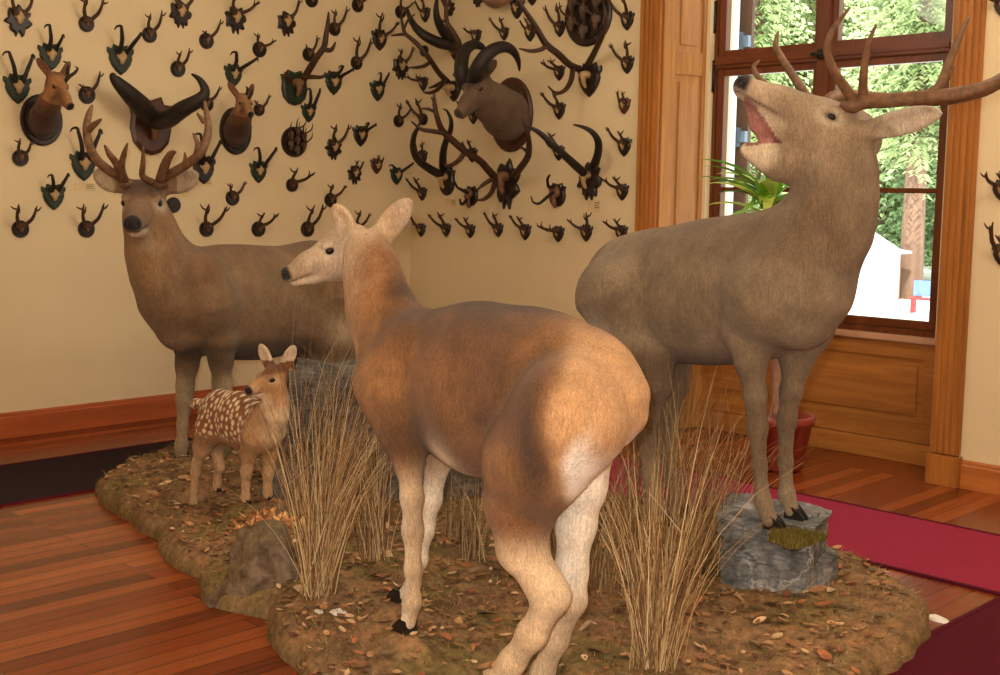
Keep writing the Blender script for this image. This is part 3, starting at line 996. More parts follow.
hf = Frame(eo, -RT*.90-DN*.50-FW*.12, (0, 0, 1), 1.15); hf.sx = 1.18
deer_head(S, hf, [None, (FW*.9-DN*.3+RT*.4, RT, .14, .08)], mouth='open')
ear(S, hp.p(858, 133, .09), RT*1.-DN*.24-FW*.1, -FW+DN*.3, .265, .092)
hp.chain(S, [(812, 128, 30), (792, 120, 23), (772, 106, 15), (757, 93, 9)], 0, .04, .75)
hp.chain(S, [(815, 150, 32), (795, 160, 21), (778, 163, 15), (762, 157, 9.5), (750, 151, 6.5), (746, 149, 5)], 0, .04, .8)
hp.chain(S, [(785, 140, 14), (768, 134, 9), (757, 125, 6.5), (751, 108, 6)], 0, .02, .55)
root = empty('bellowing_stag', tuple(O), 'bellowing stag with raised head before the window, front hooves on a grey rock', 'deer')
def paint(V, N):
    P = Paint(len(V), (126, 107, 84))
    L = V-O; f = L@pl.F; l = L@pl.L; z = L[:, 2]
    n1 = vnoise(V, 8, 4); n2 = vnoise(V, 24, 5)
    P.put((104, 82, 60), sst(1.2, 1.4, z)*.5)
    P.put((146, 126, 101), sst(.4, .8, n1)*.6)
    P.put((92, 72, 54), sst(.98, .90, z)*sst(-.8, -.6, f)*sst(.02, -.15, f)*.8)
    P.put((112, 92, 70), sst(.86, .7, z))
    P.put((150, 132, 106), sst(.6, .4, z)*.6)
    P.put((214, 198, 174), np.exp(-(((f+.72)/.07)**2+((z-.97)/.08)**2))*sst(.0, -.05, l)*.8)
    P.put((222, 206, 182), np.exp(-(((f+.66)/.06)**2+((z-.9)/.05)**2))*.7)
    P.put((136, 116, 92), sst(1.45, 1.55, z)*.8)
    P.put((84, 64, 46), sst(1.36, 1.5, z)*sst(-.02, -.16, f)*sst(1.54, 1.47, z)*.5)
    P.put((110, 88, 66), np.exp(-(((f-.2)/.1)**2+((z-1.5)/.18)**2))*.5)
    q = face_paint(P, V, hf, (146, 124, 98), (196, 170, 140))
    x, y, zz = q[:, 0], q[:, 1], q[:, 2]
    # inside of the open mouth
    A2, B2, C2 = [np.array([w_@hp.F, w_[2]]) for w_ in (hp.p(741, 90, 0), hp.p(746, 146, 0), hp.p(779, 143, 0))]
    U = np.stack([V@hp.F, V[:, 2]], 1)
    def edge(a, b): return (b[0]-a[0])*(U[:, 1]-a[1])-(b[1]-a[1])*(U[:, 0]-a[0])
    e1, e2, e3 = edge(A2, B2), edge(B2, C2), edge(C2, A2)
    ins = ((e1 > 0) & (e2 > 0) & (e3 > 0)) | ((e1 < 0) & (e2 < 0) & (e3 < 0))
    ins = ins & (np.abs((V-hp.O)@hp.L) < .05)
    P.put((150, 100, 92), ins*1.)
    P.put((96, 50, 46), ins*np.exp(-(np.linalg.norm(U-C2, axis=1)/.05)**2))
    P.put((196, 140, 128), ins*sst(.6, .8, n2)*.5)
    d_ = np.linalg.norm(U-np.array([hp.p(752, 151, 0)@hp.F, hp.p(752, 151, 0)[2]]), axis=1)
    P.put((218, 198, 170), sst(.1, .05, d_)*(~ins)*.8)
    P.put((206, 190, 166), sst(1.62, 1.72, z)*sst(.26, .34, f)*sst(.2, .6, n2)*.8)
    return P.c
finish(S, 'body', root, O, paint)
eyes(hf, root, O, r=.0125)
for a in ((774, 528, -.10), (795, 518, .10), (664, 523, -.10), (682, 515, .10)):
    GROUND.append(foot(pl, root, O, *a))

def antler(name, pl_, root, O, strokes, mat, scale=1.):
    """strokes: list of [(px, py, lat, radius_px), ...]; the first is the beam"""
    mb = MB()
    for st in strokes:
        P, R = [], []
        for px, py, lat, r in st:
            w_ = pl_.p(px, py, lat); P.append(w_-O); R.append(r*depth(w_)/F_PX)
        mb.tube(P, R, 9, 4)
    # rough pearled burr at the base
    w_ = pl_.p(*strokes[0][0][:3]); r = strokes[0][0][3]*depth(w_)/F_PX
    mb.ell(w_-O, (r*1.5, r*1.5, r*.9), None, 10, 6)
    return mb.build(name, mat, root)
antler('antler', hp, root, O, [
    [(851, 106, .06, 8), (868, 101, .09, 8), (890, 100.5, .14, 7.5), (921, 97.5, .2, 7.2), (953, 94.5, .26, 7), (984, 87, .3, 6.2), (1004, 76, .3, 5), (1030, 55, .3, 2)],
    [(856, 103, .06, 6.5), (846, 89, .09, 5.4), (834, 71, .13, 4.6), (827, 48, .17, 3.8), (834, 28, .2, 3), (850, 7.5, .22, 1)],
    [(864, 101, .07, 6), (863, 85, .11, 4.6), (865, 62, .15, 3.7), (869, 42, .18, 2.8), (876.5, 24, .2, 1)],
    [(921, 98, .2, 6), (938, 88, .22, 5), (948, 66, .22, 4.4), (959, 38, .2, 3.4), (969, 17, .18, 1)]], M['antler'])
antler('antler', hp, root, O, [
    [(826, 104, -.06, 7), (838, 96, -.11, 7), (862, 97, -.2, 6.5), (900, 100, -.3, 6), (945, 100, -.38, 5.5), (985, 92, -.42, 4.5), (1010, 80, -.42, 2)],
    [(822, 106, -.06, 6), (811, 101, -.09, 4.8), (796, 80, -.12, 4.4), (784, 62, -.15, 4), (776, 46, -.17, 3.4), (778.5, 31, -.18, .9)],
    [(818, 106, -.06, 5), (800, 100, -.09, 4.4), (786, 97, -.1, 4), (771, 88, -.12, 3.5), (758, 77, -.14, 3), (754, 67, -.16, 2.4), (760, 60, -.16, .8)],
    [(930, 100, -.36, 4), (944, 84, -.36, 3.4), (955, 64, -.36, .9)]], M['antler'])

# ---- stag on the left --------------------------------------------------------
pl = Plane((1.5, -2.85), (0, -1))
O = pl.O.copy()
S = SDF((1.0, -3.55, -.05), (2.15, -1.35, 1.85), .0085)
pl.chain(S, [(197, 298, 50), (228, 302, 53), (262, 303, 52), (312, 297, 52), (344, 295, 46)], k=.09, sy=.70)
pl.chain(S, [(176, 300, 36), (182, 325, 26)], 0, .06)
pl.chain(S, [(178, 288, 40), (164, 268, 33), (155, 248, 27), (150, 226, 23), (147, 210, 20)], 0, .07, .85)
pl.chain(S, [(188, 310, 28), (189, 340, 15), (187, 365, 10.5), (185, 386, 8), (184.5, 400, 7.8), (182.5, 425, 5.2), (181.5, 445, 5.8), (181, 454, 6)], -.11, .05)
pl.chain(S, [(200, 278, 26), (208, 303, 33), (219, 335, 17), (221, 360, 11.5), (222, 385, 9), (222, 400, 8.6), (221, 425, 6), (221, 446, 6.4), (219, 458, 6.4)], .115, .035)
pl.chain(S, [(345, 300, 42), (340, 335, 28), (333, 360, 17), (345, 385, 9), (352, 398, 8), (345, 420, 6), (340, 440, 6.4), (337, 452, 6.4)], .12, .06)
pl.chain(S, [(330, 300, 38), (318, 335, 26), (308, 360, 16), (318, 385, 9), (326, 395, 8), (318, 415, 6), (314, 432, 6.4), (311, 441, 6.4)], -.12, .06)
tocam = CAM-np.array([1.55, -3.1, 1.45]); tocam[2] = 0; tocam /= np.linalg.norm(tocam)
hc = pl.p(142, 203, 0)+tocam*.02
hf = Frame(hc, tocam*1.-RT*.16+np.array([0, 0, -.16]), (0, 0, 1), 1.34)
deer_head(S, hf, [(RT*.95-DN*.36, tocam+RT*.1, .145, .098), (-RT*.95-DN*.40, tocam-RT*.1, .145, .098)])
root = empty('stag', tuple(O), 'antlered red deer stag facing the viewer, standing at the left near the wall', 'deer')
def paint(V, N):
    P = Paint(len(V), (122, 96, 70))
    L = V-O; f = L@pl.F; l = L@pl.L; z = L[:, 2]
    n1 = vnoise(V, 7, 7); n2 = vnoise(V, 22, 8)
    P.put((142, 114, 84), sst(.4, .8, n1)*.6)
    P.put((96, 68, 46), sst(1.1, 1.26, z)*sst(.1, -.1, f)*.6)
    P.put((74, 56, 42), sst(.74, .66, z)*sst(-1., -.8, f)*sst(.12, 0, f)*.8)
    P.put((160, 136, 106), sst(.62, .42, z)*.9)
    P.put((150, 118, 80), sst(.1, .25, f)*sst(.9, 1.1, z)*.7)
    P.put((196, 172, 140), np.exp(-(((f+.86)/.1)**2+((z-.72)/.1)**2))*.6)
    P.put((110, 70, 46), np.exp(-(((f+.02)/.07)**2+((z-1.1)/.1)**2))*.6)
    q = face_paint(P, V, hf, (132, 100, 70), (120, 92, 68))
    P.put((78, 54, 40), (np.linalg.norm(q-np.array([-.02, 0, .075]), axis=1) < .11)*sst(.02, .05, q[:, 2])*.85)
    P.put((176, 156, 130), (np.abs(q[:, 1]) > .12)*(q[:, 2] > -.02)*(z > 1.4)*.7)
    P.put((200, 176, 146), ((q[:, 0] > .14)&(q[:, 2] < -.07)&(np.abs(q[:, 1]) < .06))*.8)
    return P.c
finish(S, 'body', root, O, paint)
eyes(hf, root, O)
for a in ((181, 460, -.11), (219, 465, .11), (337, 458, .12), (311, 447, -.12)):
    GROUND.append(foot(pl, root, O, *a))
fp = Plane(tuple(hc[:2]-tocam[:2]*.08), tuple(RT[:2]))     # plane across the forehead
antler('antler', fp, root, O, [
    [(127, 184, 0, 5.5), (119, 176, -.03, 5), (110, 171, -.08, 4.8), (97, 160, -.12, 4.6), (89.5, 146, -.14, 4.4), (86.5, 129, -.12, 4), (89, 114, -.08, 3.2), (92.5, 105, -.05, 1)],
    [(125, 180, -.03, 4), (121.5, 168, -.1, 3.6), (124, 154, -.16, 2.8), (127.7, 143, -.2, .8)],
    [(121, 174, -.06, 4), (116, 163, -.12, 3.8), (109.5, 154, -.17, 3.2), (104.5, 145, -.2, 1)],
    [(88, 131, -.12, 3.6), (95, 124, -.16, 3), (101.5, 119, -.18, 1)]], M['antler'])
antler('antler', fp, root, O, [
    [(158, 184, 0, 5.5), (166, 176, -.03, 5), (174, 172, -.08, 4.8), (190, 162, -.12, 4.6), (202, 150, -.14, 4.6), (208, 131, -.12, 4), (206.5, 113, -.08, 3), (204.5, 101, -.05, 1)],
    [(152, 182, -.03, 4), (142.5, 176, -.10, 3.2), (143, 162, -.16, 2.6), (143.3, 146, -.2, .8)],
    [(160, 180, -.06, 5), (165, 165, -.12, 4.8), (171, 154, -.17, 3.6), (176, 152, -.2, 1)],
    [(194, 160, -.12, 3.4), (198, 146, -.16, 3), (193, 133, -.18, 1)],
    [(181, 168, -.1, 3), (185, 162, -.13, 2.6), (184.8, 152, -.15, .8)],
    [(204, 122, -.1, 2.8), (200, 117, -.12, 2), (197, 113, -.14, .8)]], M['antler'])

# ---- fawn -----------------------------------------------------------------------
pl = Plane((2.6, -3.25), (1, 0))
O = pl.O.copy()
S = SDF((2.15, -3.55, -.05), (3.2, -2.95, .95), .0046)
pl.chain(S, [(262, 428, 24), (240, 420, 26), (222, 416, 24), (216, 416, 21)], k=.05, sy=.72)
pl.chain(S, [(268, 425, 21), (274, 412, 15.5), (276, 399, 12), (275, 388, 10.5)], 0, .035, .85)
pl.chain(S, [(211, 428, 16.20), (203, 446, 9.00), (197, 463, 4.48), (195.5, 472, 4.00), (194, 490, 3.04), (193.5, 503, 3.36), (193.5, 508, 3.36)], -.045, .03)
pl.chain(S, [(222, 430, 14.40), (216, 448, 6.40), (218.5, 462, 4.00), (220, 468, 3.68), (217.5, 476, 3.04), (217, 484, 3.20), (217, 489, 3.20)], .045, .03)
pl.chain(S, [(256, 436, 16.20), (249, 452, 8.10), (247, 468, 4.80), (246.2, 474, 4.32), (245.7, 486, 3.36), (245.5, 496, 3.68), (246, 500, 3.68)], -.045, .03)
pl.chain(S, [(270, 440, 12.60), (269.5, 456, 6.40), (268.5, 470, 4.48), (268, 476, 4.16), (267.5, 486, 3.52), (267.5, 493, 3.68), (268, 496, 3.68)], .045, .03)
pl.chain(S, [(201, 403, 5), (196, 403.5, 4.6), (192, 405, 2.2)], 0, .02)
hc = pl.p(267.5, 379, 0)
hf = Frame(hc-FW*.03, -RT*.60-FW*.78+np.array([0, 0, -.24]), (0, 0, 1), .63); hf.sx = .72
deer_head(S, hf, [(RT*.40-DN*.9+FW*.1, -FW+RT*.35, .17, .085), (-RT*.42-DN*.9+FW*.1, -FW-RT*.5, .17, .085)])
root = empty('spotted_fawn', tuple(O), 'small white-spotted fawn looking back over its side, standing left of the dry grass', 'deer')
spots = []
rs = random.Random(3)
for i in range(4000):
    f_, z_ = rs.uniform(-.36, .33), rs.uniform(.40, .64)
    if all((f_-a)**2+((z_-b)*1.1)**2 > .025**2 for a, b, c in spots): spots.append((f_, z_, rs.uniform(.7, 1.15)))
def paint(V, N):
    P = Paint(len(V), (134, 82, 44))
    L = V-O; f = L@pl.F; l = L@pl.L; z = L[:, 2]
    n1 = vnoise(V, 16, 9); n2 = vnoise(V, 50, 10)
    P.put((104, 62, 34), sst(.56, .62, z)*.6)
    P.put((168, 122, 78), sst(.46, .36, z+.03*(n1-.5)))
    P.put((190, 152, 112), sst(.38, .3, z))
    P.put((182, 140, 98), sst(.22, .28, f)*sst(.7, .6, z))
    P.put((216, 190, 156), sst(.3, .36, f)*sst(.62, .56, z)*.7)
    w = np.zeros(len(V))
    for a, b, c in spots:
        r = .0088*c
        w = np.maximum(w, sst(1.35, .75, np.hypot((f-a)/r, (z-b)/(r*1.3))))
    body = sst(.25, .19, f)*sst(.395, .43, z+.025*(n1-.5))*sst(-.36, -.32, f)
    P.put((236, 214, 180), w*body*.92)
    q = face_paint(P, V, hf, (164, 120, 78), (190, 150, 112))
    P.put((104, 62, 36), sst(.13, .10, np.linalg.norm((q-np.array([-.04, 0, .05]))*np.array([.75, 1, 1.2]), axis=1))*sst(.02, .05, q[:, 2])*.9)
    P.put((224, 204, 176), (q[:, 2] > .1)*(z > .7)*.6)
    P.put((228, 200, 160), sst(-.325, -.345, f)*(z > .5))
    return P.c
finish(S, 'body', root, O, paint)
eyes(hf, root, O, r=.021)
for a in ((194, 511, -.045), (218, 491, .045), (247, 503, -.045), (269, 499, .045)):
    GROUND.append(foot(pl, root, O, *a, s=.5))
# ------------------------------------------------------------------ trophies on the walls
M['skull_g'] = simple('grey_brown_skull', (86, 66, 50), .7, .5, 30, .3)
UA = {'L': np.array([0, 1., 0]), 'R': np.array([1., 0, 0])}
OA = {'L': np.array([1., 0, 0]), 'R': np.array([0, -1., 0])}
UP = np.array([0, 0, 1.])
SHIELD = [(0, -1), (.36, -.74), (.68, -.36), (.86, .06), (.82, .30), (1.0, .52), (.96, .80), (.62, .66), (.50, 1.0), (.22, .90), (0, .96)]
ESC = [(0, -1), (.42, -.90), (.80, -.58), (.95, -.1), (.88, .35), (1., .72), (.62, .74), (.50, 1.0), (0, .86)]
def sym(half): return half+[(-x, y) for x, y in half[-2:0:-1]]
def carved(k=0):
    pts = []
    for i in range(36):
        a = -PI/2+2*PI*i/36
        r = .86+.13*math.sin(i*2*PI/36*7+k)+.07*math.sin(i*2*PI/36*11+2*k)
        pts.append((r*math.cos(a), r*math.sin(a)*1.0))
    pts[0] = (0, -.72); pts[1] = (.22, -1.12); pts[35] = (-.22, -1.12)
    return pts
def to_w(w, u, z, e): return UA[w]*u+UP*z+OA[w]*e

def plate(w, kind, hw, hh, th, mat, root, k=0):
    mb = MB()
    if kind == 'disc':
        prof = [(1., 0), (1., th*.5), (.94, th*.8), (.80, th*.75), (.76, th), (.3, th*1.05)]
        n = 28
        vs = [to_w(w, hw*r*math.cos(2*PI*i/n), hh*r*math.sin(2*PI*i/n), e) for r, e in prof for i in range(n)]
        fs = [(j*n+i, j*n+(i+1) % n, (j+1)*n+(i+1) % n, (j+1)*n+i) for j in range(len(prof)-1) for i in range(n)]
        fs += [tuple(range((len(prof)-1)*n, len(prof)*n)), tuple(range(n-1, -1, -1))]
        mb.add(vs, fs)
    else:
        out = {'shield': sym(SHIELD), 'esc': sym(ESC), 'carved': carved(k)}[kind]
        n = len(out)
        vs = []
        for s, e in ((1, 0), (1, th*.65), (.86, th)):
            vs += [to_w(w, hw*x*s, hh*y*s, e) for x, y in out]
        fs = [(j*n+i, j*n+(i+1) % n, (j+1)*n+(i+1) % n, (j+1)*n+i) for j in range(2) for i in range(n)]
        fs += [tuple(range(2*n, 3*n)), tuple(range(n-1, -1, -1))]
        mb.add(vs, fs)
    o = mb.build('plaque', mat, root, smooth=False)
    return o

def solve(w, c, tl, tr):
    """how far the two tips stand off the wall so that they sit evenly about the plaque"""
    best = None
    for i in range(2, 46):
        e = i*.01
        a, b = on_wall(w, *tl, e), on_wall(w, *tr, e)
        u0 = c@UA[w]
        q = abs((a@UA[w]+b@UA[w])/2-u0)+.12*abs(e-.12)
        if best is None or q < best[0]: best = (q, e)
    return best[1]

def trophy(w, cx, cy, kind, hwp, horn, tips, label, mat='plq', group=None, hhp=None, r0=None, skull=True, tines=2, cat='antlers'):
    c = on_wall(w, cx, cy)
    mpp = depth(c)/F_PX
    if kind == 'disc': hw = hh = hwp*mpp*1.22
    else:
        hw = hwp*mpp*1.36
        hh = (hhp or hwp*1.42)*mpp
    th = .022
    name = {'roe': 'roe_antler_mount', 'cham': 'chamois_horn_mount', 'none': 'plaque_mount', 'hook': 'chamois_horn_mount'}[horn]
    root = empty(name, tuple(c), label, cat, group)
    plate(w, kind, hw, hh, th, M[mat], root, int(cx))
    sk = min(hw, hh)
    base_z = sk*.35 if kind == 'disc' else hh*.36
    if skull:
        mb = MB()
        A = np.array([UA[w], UP, OA[w]])
        mb.ell(to_w(w, 0, base_z*.75, th+.006), (sk*.40, sk*.34, sk*.30), A, 12, 8)
        mb.tube([to_w(w, 0, base_z*.7, th+sk*.16), to_w(w, 0, base_z-sk*.42, th+sk*.12), to_w(w, 0, base_z-sk*.66, th+sk*.0)], [sk*.30, sk*.22, sk*.12], 10, 3, .7)
        mb.build('skull', M['skull_d'] if kind == 'disc' else M['skull'], root)
    tl, tr = tips
    if tl and tr: e = solve(w, c, tl, tr)
    else: e = .12
    for sd, t in ((-1, tl), (1, tr)):
        if not t: continue
        q = on_wall(w, *t, e)-c
        u, z = q@UA[w], q@UP
        b0 = np.array([sd*sk*.26, base_z+sk*.05, th+sk*.16])
        T = np.array([u, z, e])
        L = np.linalg.norm(T-b0)
        mb = MB()
        W = lambda p: to_w(w, p[0], p[1], p[2])
        if horn == 'roe':
            R = r0 or min(.0135, .006+.04*L)
            m1 = b0+(T-b0)*.35+np.array([sd*L*.10, -L*.02, L*.04])
            m2 = b0+(T-b0)*.72+np.array([sd*L*.07, 0, L*.03])
            mb.ell(W(b0), (R*1.7,)*3, None, 8, 6)
            mb.tube([W(p) for p in (b0, m1, m2, T)], [R, R*.9, R*.65, R*.22], 7, 4)
            rr = random.Random(int(cx*31+cy*7+sd))
            if tines > 0 and L > .06:
                a = b0+(T-b0)*.52+np.array([sd*L*.10, 0, L*.035])
                mb.tube([W(a), W(a+np.array([sd*-.02*L, L*.12, L*.16])), W(a+np.array([sd*-.03*L, L*.30, L*rr.uniform(.14, .24)]))], [R*.65, R*.5, R*.18], 6, 3)
            if tines > 1 and L > .06:
                a = b0+(T-b0)*.74+np.array([sd*L*.07, 0, L*.03])
                mb.tube([W(a), W(a+np.array([sd*.14*L, L*.05, -L*.02])), W(a+np.array([sd*.24*L, L*rr.uniform(.1, .2), -L*.03]))], [R*.6, R*.45, R*.18], 6, 3)
            mb.build('antler', M['antler_r'], root)
        elif horn == 'cham':
            R = r0 or min(.016, .006+.05*L)
            if cy > 0:
                d = T-b0
                m1 = b0+d*.45+np.array([-sd*L*.03, 0, L*.08])
                m2 = b0+d*.85+np.array([0, 0, L*.06])
                hk = T+np.array([sd*L*.10, -L*.02, -L*.10]); hk2 = T+np.array([sd*L*.15, -L*.13, -L*.15])
                mb.tube([W(p) for p in (b0, m1, m2, T, hk, hk2)], [R, R*.9, R*.7, R*.55, R*.4, R*.15], 8, 4)
            mb.build('horn', M['horn'], root)
    return root

RG, CG = 'small roe antler trophies', 'chamois horn trophies'
RT_L = 'roe antlers on round disc, '
